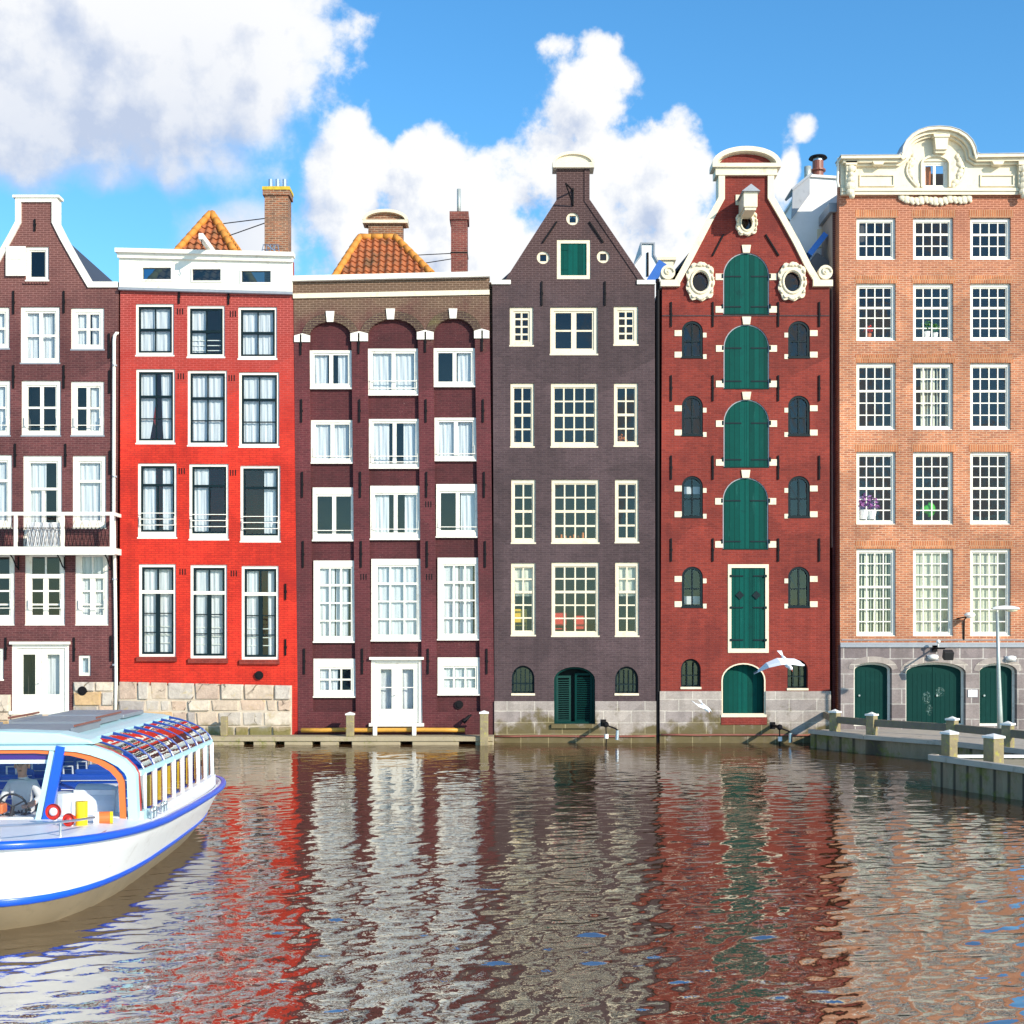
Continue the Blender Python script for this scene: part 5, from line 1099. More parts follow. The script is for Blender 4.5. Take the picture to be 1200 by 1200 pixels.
def mooring(px, py, label):
    x, z = fx(px), fz(py); t_ = thing('mooring_bracket', label, 'bracket', (x, -.06, z))
    m = MB(); m.beam((x, -.06, z), (x, -1.25, z + .02), .09, .09); m.box(x - .09, x + .09, -.08, -.061, z - .12, z + .12); m.ball((x, -1.25, z + .02), .10); m.build('arm', 'iron', t_)
    m = MB(); m.tube([(x, -1.2, z), (x + .02, -1.2, z - .45), (x, -1.18, z - .85)], .022, 6); m.tube([(x, -1.2, z), (x + .33, -1.1, z - .12), (x + .42, -1.1, z - .2)], .03, 6); m.build('chain', 'iron', t_)
    MB().tube([(x + .40, -1.1, z - .18), (x + .38, -1.1, z - .5)], [.06, .075], 10).build('float', 'steel', t_); MB().tube([(x + .02, -1.2, z - .3), (x + .02, -1.2, z - .45)], .07, 10).build('float', 'cap_white', t_); return t_
mooring(707, 847, 'dark iron mooring bracket projecting below the louvred door of the slate gable house')
mooring(905, 850, 'dark iron mooring bracket projecting from the stone base of the red warehouse')
# dock in front of the orange house
def slab(name, poly, z, zb, topmat, facemat):
    n = len(poly); m = MB(); m.k = 0
    m.add([(x, y, z) for x, y in poly], [tuple(range(n))]); m.k = 1
    for i in range(n):
        a, b = poly[i], poly[(i + 1) % n]; m.add([(a[0], a[1], zb), (b[0], b[1], zb), (b[0], b[1], z), (a[0], a[1], z)], [(0, 1, 2, 3)])
    return structure(m.build(name, [topmat, facemat], recalc=False))
FAR = [(9.85, -1.9), (11.0, -4.4), (12.6, -6.6), (13.6, -9.0), (14.6, -11.6), (60, -11.6), (60, -.07), (10.7, -.07)]
slab('dock', FAR, .47, -1.2, 'concrete', 'sheet_piling')
NEAR = [(10.25, -13.1), (11.35, -16.2), (14.2, -24.0), (60, -24.0), (60, -12.95), (10.4, -12.95)]
slab('pier', NEAR, .63, -1.2, 'mossy_concrete', 'sheet_piling')
for nm, pl, z in (('dock_kerb', FAR[:5], .47), ('pier_kerb', [(10.4, -12.95), NEAR[0], NEAR[1], NEAR[2]], .63)):
    m = MB()
    for a, b in zip(pl[:-1], pl[1:]): m.beam((a[0], a[1], z + .06), (b[0], b[1], z + .06), .20, .14)
    structure(m.build(nm, 'concrete', bevel=.015))
m = MB(); m.beam((10.6, -12.9, .70), (40, -12.9, .70), .12, .07); structure(m.build('pier_edge', 'cap_white'))
P4 = [(10.45, -2.75), (11.2, -4.35), (12.95, -6.6), (13.75, -8.8)]
gr = thing('guard_rail', 'mossy timber guard rail of capped posts and beams along the dock edge', 'railing', (10.45, -2.75, .47))
for (x, y) in P4:
    m = MB(); m.obox((x, y, .47 + .36), (.095, -.095, 0), (.095, .095, 0), (0, 0, .36)); pp = m.build('rail_post', 'mossy_timber', gr, bevel=.015)
    m = MB(); m.obox((x, y, 1.22), (.11, -.11, 0), (.11, .11, 0), (0, 0, .028)); m.add([(x + .15, y, 1.2481), (x, y + .15, 1.2481), (x - .15, y, 1.2481), (x, y - .15, 1.2481), (x, y, 1.31)], [(0, 1, 4), (1, 2, 4), (2, 3, 4), (3, 0, 4)]); m.build('post_cap', 'cap_white', pp)
for a, b in zip(P4[:-1], P4[1:]): m = MB(); m.beam((a[0], a[1], .97), (b[0], b[1], .97), .11, .22); m.build('rail_beam', 'timber', gr, bevel=.012)
m = MB(); m.beam((P4[3][0], P4[3][1], .97), (14.9, -12.4, .97), .11, .22); m.build('rail_beam', 'timber', gr, bevel=.012)
m = MB(); m.beam((P4[0][0], P4[0][1], .97), (10.75, -.1, .97), .11, .22); m.build('rail_beam', 'timber', gr, bevel=.012)
GM = 'thick capped posts on the pier'
post((10.72, -13.0, .63), .28, .62, 'thick mossy post with white cap at the far corner of the pier', GM, rot=.5, name='mooring_post')
post((11.25, -14.5, .63), .33, .64, 'thick yellow green mossy post with white cap nearest the viewer on the pier', GM, rot=.45, name='mooring_post')
# street lamp on the dock
sx, sy = 15.15, -4.5; z0 = .47
lp = thing('street_lamp', 'slim grey street lamp with flat white head standing on the dock', 'street lamp', (sx, sy, z0))
m = MB(); m.tube([(sx, sy, z0), (sx - .02, sy, z0 + .9), (sx - .06, sy, z0 + 2.2), (sx - .10, sy, z0 + 3.95)], [.095, .08, .06, .045], 12); m.tube([(sx, sy, z0), (sx, sy, z0 + .05)], .17, 12); m.build('pole', 'galvanised', lp, smooth=True)
m = MB(); hz = z0 + 3.98
hs_ = [(-.16, .05, .04), (-.05, .09, .08), (.2, .14, .11), (.45, .16, .10), (.65, .11, .06), (.70, .03, .02)]
m.grid(lambda u, v: (sx - .10 + np.interp(u, [i / 5 for i in range(6)], [h_[0] for h_ in hs_]), sy + np.interp(u, [i / 5 for i in range(6)], [h_[1] for h_ in hs_]) * math.cos(v * 2 * math.pi), hz + .06 + np.interp(u, [i / 5 for i in range(6)], [h_[2] for h_ in hs_]) * (math.sin(v * 2 * math.pi) if math.sin(v * 2 * math.pi) > 0 else .35 * math.sin(v * 2 * math.pi))), 15, 16); m.build('lamp_head', 'cap_white', lp, smooth=True)
m = MB(); m.ball((sx + .35, sy, hz + .03), .20, .10, .06); m.build('lamp_glass', 'glow_cream', lp, smooth=True)
# fixtures on the orange house
x, z = fx(1098), fz(763); t_ = thing('floodlight', 'black floodlight on a bracket above the double green door', 'floodlight', (x, -.06, z))
m = MB(); m.tube([(x - .12, -.07, z + .1), (x - .12, -1.15, z + .1)], .03, 8); m.box(x - .2, x - .02, -.12, -.061, z - .02, z + .2); m.build('arm', 'iron', t_)
m = MB(); m.obox((x, -1.15, z - .12), (.16, 0, 0), (0, .10, .05), (0, -.05, .13)); m.build('lamp_housing', 'black_rubber', t_, bevel=.01)
m = MB(); m.ball((x - .10, -.45, z + .33), .075); m.tube([(x - .1, -.45, z + .28), (x - .1, -.45, z + .1)], .02, 6); m.build('sensor', 'cap_white', t_, smooth=True)
x, z = fx(1130), fz(721); t_ = thing('wall_lamp', 'white hooded wall lamp between the two right hand cream lit windows', 'lamp', (x, 0, z))
m = MB(); m.tube([(x - .02, -.02, z - .85), (x - .02, -.05, z - .15), (x - .02, -.4, z - .05)], .025, 6); m.tube([(x - .25, -.02, z - .12), (x, -.3, z - .05)], .025, 6); m.build('arm', 'iron', t_)
m = MB(); m.grid(lambda u, v: (x + .04 + .20 * math.sin(u * 1.45) * math.cos(v * 6.2832), -.42 + .18 * math.sin(u * 1.45) * math.sin(v * 6.2832), z - .03 + .13 * math.cos(u * 1.45)), 6, 16); m.tube([(x + .04, -.42, z - .03), (x + .04, -.42, z - .1)], [.15, .08], 12); m.build('lamp_shade', 'cap_white', t_, smooth=True)
for px, py, lb in ((1092, 770, 'small pale bulkhead lamp left of the floodlight over the double green door'), (1183, 771.5, 'white bulkhead lamp above the right hand green door behind the street lamp')):
    x, z = fx(px), fz(py); t_ = thing('bulkhead_lamp', lb, 'lamp', (x, -.08, z)); m = MB(); m.ball((x, -.14, z), .19, .12, .10); m.build('lamp_glass', 'cap_white', t_, smooth=True); m = MB(); m.box(x - .2, x + .2, -.10, -.062, z - .11, z + .08); m.build('lamp_base', 'lead', t_)
x, z = fx(1139), fz(812.5); t_ = thing('notice_plate', 'small white notice plate on the stone pier between two green doors', 'sign', (x, -.06, z)); m = MB(); m.box(x - .16, x + .16, -.085, -.061, z - .125, z + .125); m.build('plate', 'plate_white', t_)
m = MB()
for k in range(4): m.box(x - .10, x + .10 - .04 * (k % 2), -.089, -.0855, z + .055 - k * .04, z + .068 - k * .04)
m.build('print_lines', 'lead', t_)
# ------------------------------------------------------------------ things standing inside windows
def plant(px, py, label, fol, pot='terracotta', s=1.0, y=.22):
    x, z = fx(px), fz(py); t_ = thing('potted_plant', label, 'plant', (x, y, z)); m = MB(); m.tube([(x, y, z), (x, y, z + .16 * s)], [.07 * s, .10 * s], 10); m.build('pot', pot, t_)
    m = MB()
    for k in range(70):
        a, b = R.uniform(0, 6.28), R.uniform(.1, 1.5); r_ = R.uniform(.05, .22) * s; c0 = Vector((x + r_ * math.cos(a) * math.sin(b), y + .5 * r_ * math.sin(a), z + .18 * s + r_ * 1.1 * math.cos(b) + .03))
        u = Vector((R.uniform(-1, 1), R.uniform(-1, 1), R.uniform(-.5, 1))).normalized() * .045 * s; v_ = u.cross(Vector((R.uniform(-1, 1), -1, R.uniform(-1, 1)))).normalized() * .022 * s; m.add([c0 - u, c0 + v_, c0 + u, c0 - v_], [(0, 1, 2, 3)])
    m.build('foliage', fol, t_, recalc=False); return t_
plant(1088, 394.5, 'larger leafy green plant in a white pot in the orange house', 'leaf', 'cap_white', 1.35)
plant(1098, 394.5, 'smaller leafy green plant in a white pot in the orange house', 'leaf', 'cap_white', 1.1)
plant(1020, 394.8, 'red flowering plant in a terracotta pot behind an orange house window', 'chair_red', 'terracotta', 1.0)
plant(1013, 608, 'taller purple flowers in a white pot, left of two in one window', 'purple_petal', 'cap_white', 2.0)
plant(1023, 608, 'shorter purple flowers in a white pot, right of two in one window', 'purple_petal', 'cap_white', 1.8)
plant(729, 522, 'small orange flowers on a right hand window sill of the purple grey house', 'orange_cloth', 'cap_white', .9)
x, z = fx(1091), fz(596); m = MB(); m.grid(lambda u, v: (x + .28 * math.cos(u * 6.2832) * math.sin(v * 3.14), .32 + .12 * math.sin(u * 6.2832) * math.sin(v * 3.14), z + .20 * math.cos(v * 3.14) * (1 + .3 * math.cos(u * 6.28))), 16, 10); o = m.build('blob', 'bright_green', None, smooth=True, origin=(x, .32, z - .2)); tag(o, 'bright green cushion behind the middle window of the orange house', 'blob')  # plain rounded form in place of an unidentified bright green object
def chair(px, py, mat, label, y=.75, s=1.0):
    x, z = fx(px), fz(py); t_ = thing('chair', label, 'chair', (x, y, z)); w_ = .24 * s
    MB().box(x - w_, x + w_, y - .22, y + .22, z + .43, z + .47).build('seat', mat, t_)
    m = MB(); m.box(x - w_, x + w_, y - .26, y - .222, z + .55, z + 1.02); m.build('backrest', mat, t_, bevel=.015)
    for a in (-1, 1):
        for b in (-1, 1): MB().box(x + a * (w_ - .03) - .02, x + a * (w_ - .03) + .02, y + b * .19 - .02, y + b * .19 + .02, z, z + (.43 if b > 0 else .56)).build('leg', mat, t_)
    return t_
zf = 752 - 3.4 - 0
chair(608, 748, 'chair_yellow', 'yellow chair behind the lower left window of the slate house', s=1.2)
chair(656, 752, 'chair_red', 'red chair at the left of the lower middle window of the slate house')
chair(681, 756, 'chair_red', 'low red chair at the right of the lower middle window of the slate house')
x, z = fx(670), fz(634); m = MB()
for k in range(7): m.tube([(x - .5 + k * .15, .4, z - .02), (x - .5 + k * .15 + R.uniform(-.02, .02), .4, z + R.uniform(.2, .34))], [.05, .03], 8)
o = m.build('bottle_row', 'orange_cloth', None, origin=(x, .4, z)); tag(o, 'row of orange bottles on the sill of the middle window of the slate house', 'bottles')

# ================================================================== canal tour boat
BO = Vector((-7.34, -24.05, 0)); BA = .052
bt = thing('tour_boat', 'white and blue glass roofed canal tour boat at the left', 'boat', (0, 0, 0)); bt['o'] = (0, 0, 0)
HB, HL = 2.24, 5.75
def plan(k, n=44, e=3.6):
    """k = (half breadth, half length) -> closed outline, bow at -y"""
    b, l = k; P = []
    for i in range(n):
        a = 2 * math.pi * i / n; c_, s_ = math.cos(a), math.sin(a); P.append((b * math.copysign(abs(c_) ** (2 / e), c_), l * math.copysign(abs(s_) ** (2 / e), s_)))
    return P
def sheer(y): return .93 + .27 * max(0, -y / HL) ** 1.6 - .09 * max(0, y / HL)
def loft(levels, name, mats, mi, part=None, cap=False):
    n = 44; rings = [fn(plan(k)) for k, fn in levels]; m = MB(); vs = [v for r_ in rings for v in r_]; m.v = [Vector(v) for v in vs]
    for j in range(len(rings) - 1):
        for i in range(n): a = j * n + i; b = j * n + (i + 1) % n; m.f.append((a, b, b + n, a + n)); m.mi.append(mi[j])
    if cap: m.f.append(tuple(range((len(rings) - 1) * n, len(rings) * n))); m.mi.append(mi[-1])
    return m.build(name, mats, part if part else bt, smooth=True)
sh_ = lambda f: (lambda P: [(x, y, sheer(y) + f) for x, y in P]); zl = lambda z: (lambda P: [(x, y, z) for x, y in P])
fr_ = lambda f, a=.0: (lambda P: [(x, y, sheer(y) * f + a) for x, y in P])
hull = loft([((1.35, 4.3), zl(-.5)), ((1.67, 4.97), zl(0.0)), ((1.88, 5.29), fr_(.30)), ((1.94, 5.37), fr_(.42)), ((2.06, 5.55), fr_(.70)), ((2.19, 5.69), fr_(.92)), ((2.2, 5.71), fr_(1.0)), ((2.12, 5.62), fr_(1.0, .004)), ((2.10, 5.60), fr_(1.0, -.03))], 'hull', ['hull_tan', 'hull_white'], [0, 0, 1, 1, 1, 1, 1, 1], cap=True)
loft([((2.18, 5.69), fr_(.925)), ((2.245, 5.765), fr_(.93)), ((2.255, 5.775), fr_(.97)), ((2.24, 5.76), fr_(1.0, .012)), ((2.17, 5.67), fr_(1.0, .012))], 'rub_strip', 'hull_blue', [0] * 4)
loft([((1.875, 5.285), fr_(.295)), ((1.90, 5.32), fr_(.305)), ((1.935, 5.365), fr_(.375)), ((1.915, 5.335), fr_(.39))], 'waterline_stripe', 'hull_blue', [0] * 3)
MB().add([(x * .985, y * .985, sheer(y) - .022) for x, y in plan((2.10, 5.60))], [tuple(range(44))]).build('deck', 'deck_white', bt)
# cabin cross-section: x (half), z
SEC = [(1.90, .98), (1.87, 1.66), (1.82, 1.76), (1.70, 1.88), (1.50, 1.99), (1.27, 2.07), (1.05, 2.12)]
YF, YR = -2.45, 3.65
full = [(x, z) for x, z in SEC] + [(.5, 2.155), (-.5, 2.155)] + [(-x, z) for x, z in reversed(SEC)]
# cabin skeleton: front and rear rims, sills, roof centre
m = MB()
def rim(y0, y1, t):
    m2 = MB(); m2.ribbon([(x, z) for x, z in reversed(full)], t, y0, y1); return m2
rim(YF - .06, YF + .10, .13).build('windscreen_rim', 'cyan_paint', bt)
rim(YF + .101, YF + .20, .05).build('red_seal', 'boat_red', bt)
rim(YR - .10, YR + .02, .12).build('rear_rim', 'cyan_paint', bt)
m = MB(); inner = [(x * .91, z - (.10 if z > 1.2 else 0)) for x, z in full]; m.ribbon(list(reversed(inner)), .085, YF - .03, YF + .03); m.build('orange_trim', 'boat_orange', bt)
m = MB()
for sg in (1, -1):
    MB().box(min(sg * 1.80, sg * 1.93), max(sg * 1.80, sg * 1.93), YF + .1, YR - .02, .78, 1.03).build('side_sill', 'deck_white', bt); MB().box(min(sg * 1.82, sg * 1.89), max(sg * 1.82, sg * 1.89), YF + .2, YR - .1, 1.62, 1.70).build('side_rail', 'cyan_paint', bt)
m = MB(); m.prism([(1.08, 2.07), (1.08, 2.14), (.95, 2.17), (.5, 2.205), (-.5, 2.205), (-.95, 2.17), (-1.08, 2.14), (-1.08, 2.07)], YF + .05, YR); roof = m.build('cabin_roof', 'cyan_paint', bt)
m = MB(); m.prism([(1.30, 2.10), (1.24, 2.16), (.8, 2.26), (0, 2.29), (-.8, 2.26), (-1.24, 2.16), (-1.30, 2.10)], YF - .12, YF + .42); m.build('roof_brow', 'cyan_paint', roof, bevel=.03)
for (ya, yb, zz, x_) in ((YF + .75, YF + 2.2, 2.245, .74), (YF + 2.35, YF + 3.9, 2.27, .64)):
    m = MB(); m.box(-x_, x_, ya, yb, zz - .05, zz); m.box(-x_ - .04, -x_, ya - .03, yb + .03, zz - .06, zz + .03); m.box(x_, x_ + .04, ya - .03, yb + .03, zz - .06, zz + .03); hc = m.build('roof_hatch', 'roof_grey', roof)
    for xr_ in (x_ + .05, -x_ - .05): MB().tube([(xr_, ya, zz + .06), (xr_, yb, zz + .06)], .018, 6).build('slide_rail', 'rust_red', hc)
m = MB(); m.box(-.6, .7, YF + 4.1, YF + 5.6, 2.206, 2.28); m.build('rear_hatch', 'roof_grey', roof, bevel=.02)
# panes, posts and ribs
nW = 8; ys = [YF + .45 + (YR - .1 - YF - .45) * i / nW for i in range(nW + 1)]
for sg in (1, -1):
    m = MB(); m.box(min(sg * 1.80, sg * 1.95), max(sg * 1.80, sg * 1.95), YF + .1, YF + .45, .98, 1.12); m.build('door_panel', 'cyan_paint', bt)
    MB().add([(sg * 1.885, YF + .15, 1.12), (sg * 1.885, YF + .42, 1.12), (sg * 1.86, YF + .42, 1.62), (sg * 1.86, YF + .15, 1.62)], [(0, 1, 2, 3)]).build('quarter_window', 'navy_glass', bt, recalc=False)
    for i, y in enumerate(ys):
        m = MB(); m.box(min(sg * 1.845, sg * 1.905), max(sg * 1.845, sg * 1.905), y - .018, y + .018, 1.03, 1.64); wp = m.build('window_post', 'deck_white', bt); MB().box(min(sg * 1.825, sg * 1.844), max(sg * 1.825, sg * 1.844), y - .022, y + .022, 1.03, 1.62).build('inner_post', 'rust_red', wp)
        m = MB(); m.tube([(sg * (x + .01), y, z + .008) for x, z in SEC[1:]], .018, 6); m.build('roof_rib', 'rib_blue', bt)
    for i in range(nW):
        a, b = ys[i] + .03, ys[i + 1] - .03
        MB().add([(sg * 1.885, a, 1.06), (sg * 1.885, b, 1.06), (sg * 1.865, b, 1.63), (sg * 1.865, a, 1.63)], [(0, 1, 2, 3)]).build('side_window', 'boat_glass', bt, recalc=False)
        MB().grid(lambda u, v: (sg * np.interp(v * 6, range(7), [1.868, 1.84, 1.77, 1.62, 1.42, 1.24, 1.06]), a - .03 + (b - a + .06) * u, np.interp(v * 6, range(7), [1.67, 1.745, 1.84, 1.95, 2.035, 2.085, 2.12])), 2, 12).build('roof_window', 'roof_pane', bt, smooth=True, recalc=False)
# windscreen
gl = [(x * .90, z - (.11 if z > 1.2 else -.04)) for x, z in full]
MB().add([(x, YF + .0, z) for x, z in gl], [tuple(range(len(gl)))]).build('windscreen', 'boat_glass', bt, recalc=False)
m = MB(); m.beam((.62, YF - .04, 1.0), (.82, YF - .02, 2.07), .12, .12); m.build('windscreen_post', 'hull_blue', bt); m = MB(); m.beam((.50, YF - .04, 1.0), (.70, YF - .02, 2.0), .07, .08); m.build('windscreen_post', 'cyan_paint', bt)
m = MB(); m.beam((-.72, YF - .04, 1.0), (-.86, YF - .02, 2.07), .10, .1); m.build('windscreen_post', 'hull_blue', bt)
MB().box(-.84, .70, YF + .02, YF + .05, 1.88, 2.08).build('sun_visor', 'visor_purple', bt); MB().box(-.84, .72, YF + .01, YF + .06, 1.82, 1.875).build('visor_bar', 'deck_white', bt)
MB().add([(x, YF + .25, .62) for x in ()], []) if False else None
m = MB(); m.box(-1.82, 1.82, YF + .1, YR - .1, .50, .56); m.build('cabin_floor', 'roof_grey', bt)
m = MB(); m.box(-1.8, 1.8, YF - .02, YF + .12, .90, 1.06); m.build('dashboard_sill', 'hull_white', bt, bevel=.02)
m = MB(); c0 = Vector((1.12, YF + .75, 1.16)); m.grid(lambda u, v: (.82 + .62 * u, YF + .75 - .28 * math.cos(v * 3.3 - .4), 1.0 + .44 * math.sin(v * 2.2)), 6, 12); m.box(.83, 1.43, YF + .55, YF + .98, .56, 1.38); m.build('console', 'deck_white', bt)
m = MB(); m.tube([(.70, YF + .62, 1.0), (.70, YF + .62, 1.34)], .17, 14); m.build('console_drum', 'gull_grey', bt)
for r_ in range(6):
    y = YF + 1.25 + r_ * .78
    for sg in (1, -1):
        m = MB(); m.box(min(sg * .32, sg * 1.74), max(sg * .32, sg * 1.74), y, y + .42, .92, 1.0); m.obox((sg * 1.03, y + .45, 1.22), (.71, 0, 0), (0, .035, .008), (0, -.04, .28)); se = m.build('bench_seat', 'seat_blue', bt, bevel=.03)
        m = MB()
        for zz in (1.12, 1.26, 1.40): m.box(min(sg * .34, sg * 1.72), max(sg * .34, sg * 1.72), y + .385 - (zz - 1.1) * .1, y + .395 - (zz - 1.1) * .1, zz, zz + .012)
        m.tube([(sg * .36, y + .44, 1.47), (sg * .36, y + .42, 1.62), (sg * .5, y + .42, 1.62), (sg * .5, y + .44, 1.47)], .016, 6); m.build('seat_trim', 'deck_white', se)
        if sg > 0: m = MB(); m.box(1.70, 1.76, y + .05, y + .32, 1.04, 1.50); m.build('amber_curtain', 'chair_yellow', bt)
# deck fittings
m = MB(); yb = YF - .95
for sg in (1,):
    m.tube([(x * .86, y * .965, sheer(y) + .16) for x, y in plan((2.1, 5.6)) if y < -3.9], .018, 6)
for x, y in [(a * .86, b * .965) for a, b in plan((2.1, 5.6)) if b < -3.9][::3]: m.tube([(x, y, sheer(y) - .03), (x, y, sheer(y) + .16)], .016, 6)
m.build('deck_handrail', 'steel', bt)
def horn(x, y, z, r, mats, dirn, name):
    m = MB(); p = Vector((x, y, z)); d = Vector(dirn).normalized(); m.tube([p + d * .12, p], [r * .55, r], 18, cap=False); m.tube([p, p + d * .02, p + d * .0199], [r * 1.05, r * 1.05, r * .9], 18, cap=False); h = m.build(name, mats[0], bt)
    m = MB(); m.ball(p + d * .01, r * .55, r * .3, r * .55); m.build('lens', mats[1], h, smooth=True)
    m = MB(); m.tube([p + d * .06 - Vector((0, 0, r * .8)), p + d * .06 - Vector((0, 0, z - sheer(y) + .02))], .03, 8); m.build('stand', 'deck_white', h); return h
horn(.93, -3.25, 1.24, .105, ('boat_red', 'deck_white'), (.15, 1, 0), 'red_horn')
horn(1.22, -3.55, 1.17, .085, ('boat_red', 'boat_red'), (.3, 1, 0), 'red_lamp')
m = MB(); m.tube([(1.36, -3.42, 1.08), (1.36, -3.42, 1.40)], .08, 14); m.build('yellow_lamp', 'boat_yellow', bt)
m = MB(); m.tube([(1.52, -3.15, 1.14), (1.66, -3.12, 1.14)], .085, 14); fl = m.build('orange_lamp', 'boat_orange', bt); m = MB(); m.tube([(1.661, -3.12, 1.14), (1.70, -3.11, 1.14)], .085, 14); m.build('lens', 'boat_yellow', fl); m = MB(); m.tube([(1.45, -3.17, 1.14), (1.519, -3.15, 1.14)], .088, 14); m.tube([(1.55, -3.14, 1.14), (1.55, -3.14, 1.0)], .02, 6); m.build('bracket', 'deck_white', fl)
for (x, y) in ((2.03, -2.1), (2.04, -1.45)):
    m = MB()
    for dy in (-.10, .10): m.tube([(x, y + dy, 1.0), (x, y + dy, 1.15)], .028, 8)
    m.tube([(x, y - .16, 1.10), (x, y + .16, 1.10)], .022, 8); m.build('bollard', 'steel', bt)
m = MB(); m.tube([(1.6, 5.15, 1.02), (1.6, 5.15, 1.14)], .04, 8); m.tube([(1.35, 5.3, 1.02), (1.35, 5.3, 1.14)], .04, 8); m.build('cleat', 'iron', bt)
# ------------------------------------------------------------------ the person at the wheel
def skin_person(name, label, chains, mat, extra, world):
    V, E, Rr = [], [], []
    for ch in chains:
        prev = None
        for (p, r_) in ch:
            key = None
            for i, q in enumerate(V):
                if (Vector(q) - Vector(p)).length < 1e-5: key = i
            if key is None: V.append(p); Rr.append(r_); key = len(V) - 1
            if prev is not None: E.append((prev, key))
            prev = key
    me = bpy.data.meshes.new(name); me.from_pydata(V, E, []); ob = bpy.data.objects.new(name, me); COL.objects.link(ob)
    md = ob.modifiers.new('skin', 'SKIN'); md.use_smooth_shade = True
    for i, sv in enumerate(me.skin_vertices[0].data): sv.radius = (Rr[i], Rr[i]) if not isinstance(Rr[i], tuple) else Rr[i]; sv.use_root = i == 0
    ob.modifiers.new('sub', 'SUBSURF').levels = 2; ob.modifiers['sub'].render_levels = 2
    dg = bpy.context.evaluated_depsgraph_get(); nm = bpy.data.meshes.new_from_object(ob.evaluated_get(dg)); ob.modifiers.clear(); ob.data = nm
    nm.materials.clear(); nm.materials.append(M[mat]); return ob
px_, py_, pz_ = -.02, YF + .95, .98
B = lambda x, y, z: (px_ + x, py_ + y, pz_ + z)
ch = [[(B(0, 0, 0), .15), (B(0, -.02, .22), .145), (B(0, -.03, .42), .16), (B(0, -.03, .52), .09), (B(0, -.04, .60), .055), (B(0, -.06, .70), .095), (B(0, -.06, .80), .09)]]
for sg in (1, -1):
    ch.append([(B(0, -.03, .42), .16), (B(sg * .17, -.03, .46), .075), (B(sg * .27, -.08, .26), .055), (B(sg * .22, -.32, .18), .042), (B(sg * .18, -.40, .19), .036)])
    ch.append([(B(0, 0, 0), .15), (B(sg * .10, -.05, -.02), .095), (B(sg * .13, -.42, .0), .07), (B(sg * .13, -.46, -.38), .05), (B(sg * .13, -.58, -.41), .045)])
per = skin_person('person', '', ch, 'shirt', None, None); tag(per, 'person in a pale shirt seated at the wheel of the tour boat', 'person')
per.data.materials.append(M['trousers']); per.data.materials.append(M['skin'])
for pl in per.data.polygons:
    c = pl.center
    if c.z < pz_ + .06 and c.z > -1: pl.material_index = 1
    if c.z > pz_ + .56: pl.material_index = 2
    if c.y < py_ - .27 and c.z > pz_ + .10: pl.material_index = 2
per['o'] = (0, 0, 0)
m = MB(); hc = Vector(B(0, -.05, .775)); m.grid(lambda u, v: (hc.x + .108 * math.cos(u * 6.2832) * math.sin(v * 1.7), hc.y + .02 + .115 * math.sin(u * 6.2832) * math.sin(v * 1.7), hc.z + .135 * math.cos(v * 1.7)), 14, 8); m.build('hair', 'hair', per, smooth=True)
m = MB(); m.ball(hc + Vector((0, -.115, -.06)), .018, .03, .03)
for sg in (1, -1): m.ball(hc + Vector((sg * .10, .0, -.05)), .02, .03, .04)
m.build('nose_and_ears', 'skin', per, smooth=True)
m = MB()
for sg in (1, -1): m.ball(hc + Vector((sg * .035, -.10, -.025)), .012, .01, .009)
m.ball(hc + Vector((0, -.105, -.115)), .03, .008, .008); m.build('eyes_and_mouth', 'hair', per)
m = MB()
for sg in (1, -1):
    h0 = Vector(B(sg * .18, -.40, .19)); m.ball(h0 + Vector((0, -.03, 0)), .036, .045, .022)
    for k in range(4): a = h0 + Vector((-.03 + .02 * k, -.06, .005)); m.tube([a, a + Vector((0, -.035, -.002)), a + Vector((0, -.045, -.03)), a + Vector((0, -.022, -.05))], [.010, .0095, .009, .008], 6)
    a = h0 + Vector((-sg * .035, -.03, 0)); m.tube([a, a + Vector((-sg * .02, -.025, -.01)), a + Vector((-sg * .01, -.045, -.03))], [.011, .010, .009], 6)
m.build('hands', 'skin', per, smooth=True)
whl = thing('steering_wheel', 'dark steering wheel held by the person in the pale shirt', 'steering wheel', (0, 0, 0)); whl['o'] = (0, 0, 0)
m = MB(); wc = Vector(B(0, -.46, .17)); m.tube([wc + Vector((.20 * math.cos(a), -.06 * math.sin(a), .19 * math.sin(a))) for a in [i * math.pi / 12 for i in range(25)]], .016, 8); m.build('rim', 'black_rubber', whl, smooth=True)
m = MB(); [m.tube([wc, wc + Vector((.2 * math.cos(a), -.06 * math.sin(a), .19 * math.sin(a)))], .012, 6) for a in (.5, 2.6, 4.7)]; m.tube([wc, wc + Vector((0, -.2, -.25))], .03, 8); m.build('spokes', 'black_rubber', whl)
stl = thing('driver_seat', 'dark pedestal seat under the person at the wheel', 'seat', (0, 0, 0)); stl['o'] = (0, 0, 0)
m = MB(); m.box(px_ - .24, px_ + .24, py_ - .22, py_ + .24, pz_ - .22, pz_ - .13); m.build('seat', 'black_rubber', stl, bevel=.03); m = MB(); m.tube([(px_, py_, .56), (px_, py_, pz_ - .221)], .05, 10); m.build('pedestal', 'steel', stl); m = MB(); m.box(px_ - .22, px_ + .22, py_ + .20, py_ + .26, pz_ - .1, pz_ + .32); m.build('backrest', 'black_rubber', stl, bevel=.03)
for o in (bt, per, whl, stl):
    o.location = BO; o.rotation_euler = (0, 0, BA)
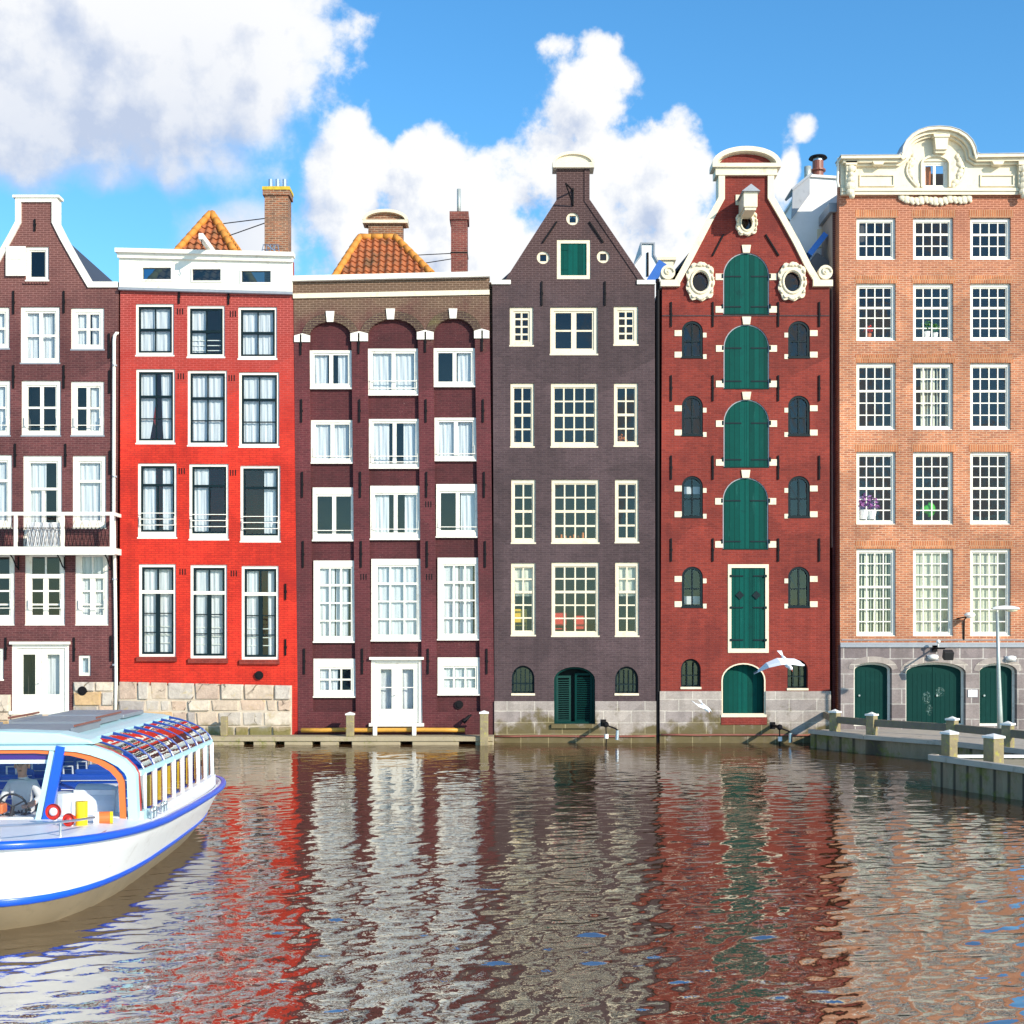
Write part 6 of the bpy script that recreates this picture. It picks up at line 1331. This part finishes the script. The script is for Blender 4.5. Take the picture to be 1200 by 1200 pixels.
m = MB(); fb = Vector((-.45, YF + .38, 1.07)); m.box(fb.x - .35, fb.x + .35, fb.y - .10, fb.y + .12, fb.z, fb.z + .14); fo = m.build('tool_tray', 'boat_orange', None, origin=(0, 0, 0), bevel=.02); tag(fo, 'orange tray lying on the dashboard of the tour boat in front of the person', 'tray'); fo.location = BO; fo.rotation_euler = (0, 0, BA)

# ================================================================== gulls
def gull(px, py, Y, s, label, wl, wr, yaw, tipdark):
    c = at(px, py, Y); t_ = thing('gull', label, 'bird', tuple(c), 'gulls flying low over the canal'); t_.rotation_euler = (.75, 0, yaw)
    c = Vector(c)
    def L(v): return c + Vector(v) * s
    chain = [((0, .20, .0), .012), ((0, .12, .0), .04), ((0, 0, 0), .062), ((0, -.10, .01), .058), ((0, -.17, .03), .036), ((0, -.215, .04), .036), ((0, -.25, .035), .018)]
    m = MB(); m.tube([L(p) for p, r_ in chain], [r_ * s for p, r_ in chain], 12)
    m.add([L((-.02, .18, .005)), L((.02, .18, .005)), L((.055, .33, .0)), L((-.055, .33, .0))], [(0, 1, 2, 3)])
    m.add([L((-.02, .18, -.004)), L((.02, .18, -.004)), L((.055, .33, -.006)), L((-.055, .33, -.006))], [(0, 1, 2, 3)])
    # wings: inner and outer panel, swept, one continuous body mesh
    for sg, W_ in ((-1, wl), (1, wr)):
        (x1, z1), (x2, z2), (x3, z3) = W_
        lead = [(sg * .03, -.09, .03), (sg * x1, -.15, z1), (sg * x2, -.07, z2), (sg * x3, .10, z3)]; trail = [(sg * .03, .09, .02), (sg * x1, .06, z1 - .01), (sg * x2, .08, z2 - .01), (sg * x3, .12, z3 - .005)]
        n = 4; vs = []
        for a, b in zip(lead, trail): a, b = Vector(a), Vector(b); vs += [L(a), L(a * .65 + b * .35 + Vector((0, 0, .02))), L(b), L(a * .65 + b * .35 - Vector((0, 0, .008)))]
        for i in range(3):
            for k in range(4): a = len(m.v) + i * 4 + k
            b0 = i * 4
        fs = []
        for i in range(3):
            for k in range(4): a = i * 4 + k; b = i * 4 + (k + 1) % 4; fs.append((a, b, b + 4, a + 4))
        fs.append((12, 13, 14, 15)); m.k = 1 if tipdark is None else 1; m.add(vs, fs); m.k = 0
    bdy = m.build('body', ['gull_white', 'gull_grey'], t_, smooth=False)
    m = MB(); m.tube([L((0, -.245, .036)), L((0, -.30, .028))], [.012 * s, .003 * s], 6); m.build('beak', 'beak_red', t_)
    m = MB(); [m.ball(L((sg * .03, -.222, .05)), .007 * s) for sg in (1, -1)]; m.build('eyes', 'gull_dark', t_)
    m = MB()
    for sg, W_ in ((-1, wl), (1, wr)):
        (x2, z2), (x3, z3) = W_[1], W_[2]; f = .72; xa, za = x2 + (x3 - x2) * f, z2 + (z3 - z2) * f; m.add([L((sg * xa, .06, za + .012)), L((sg * x3, .10, z3 + .012)), L((sg * x3 * 1.03, .13, z3 + .01)), L((sg * xa, .105, za + .006))], [(0, 1, 2, 3)])
    m.build('wing_tips', 'gull_dark', t_, recalc=False); return t_
gull(921, 776, -18, 1.05, 'larger white gull with raised wings gliding in front of the warehouse door', ((.20, .07), (.38, -.08), (.50, -.42)), ((.20, .05), (.38, -.04), (.56, -.20)), .35, None)
gull(826, 829, -8, .9, 'smaller white gull flying low before the pale stone base of the warehouse', ((.22, .10), (.38, .12), (.60, .20)), ((.18, -.02), (.34, -.16), (.52, -.28)), .6, None)
print('OBJECTS', len(bpy.data.objects))
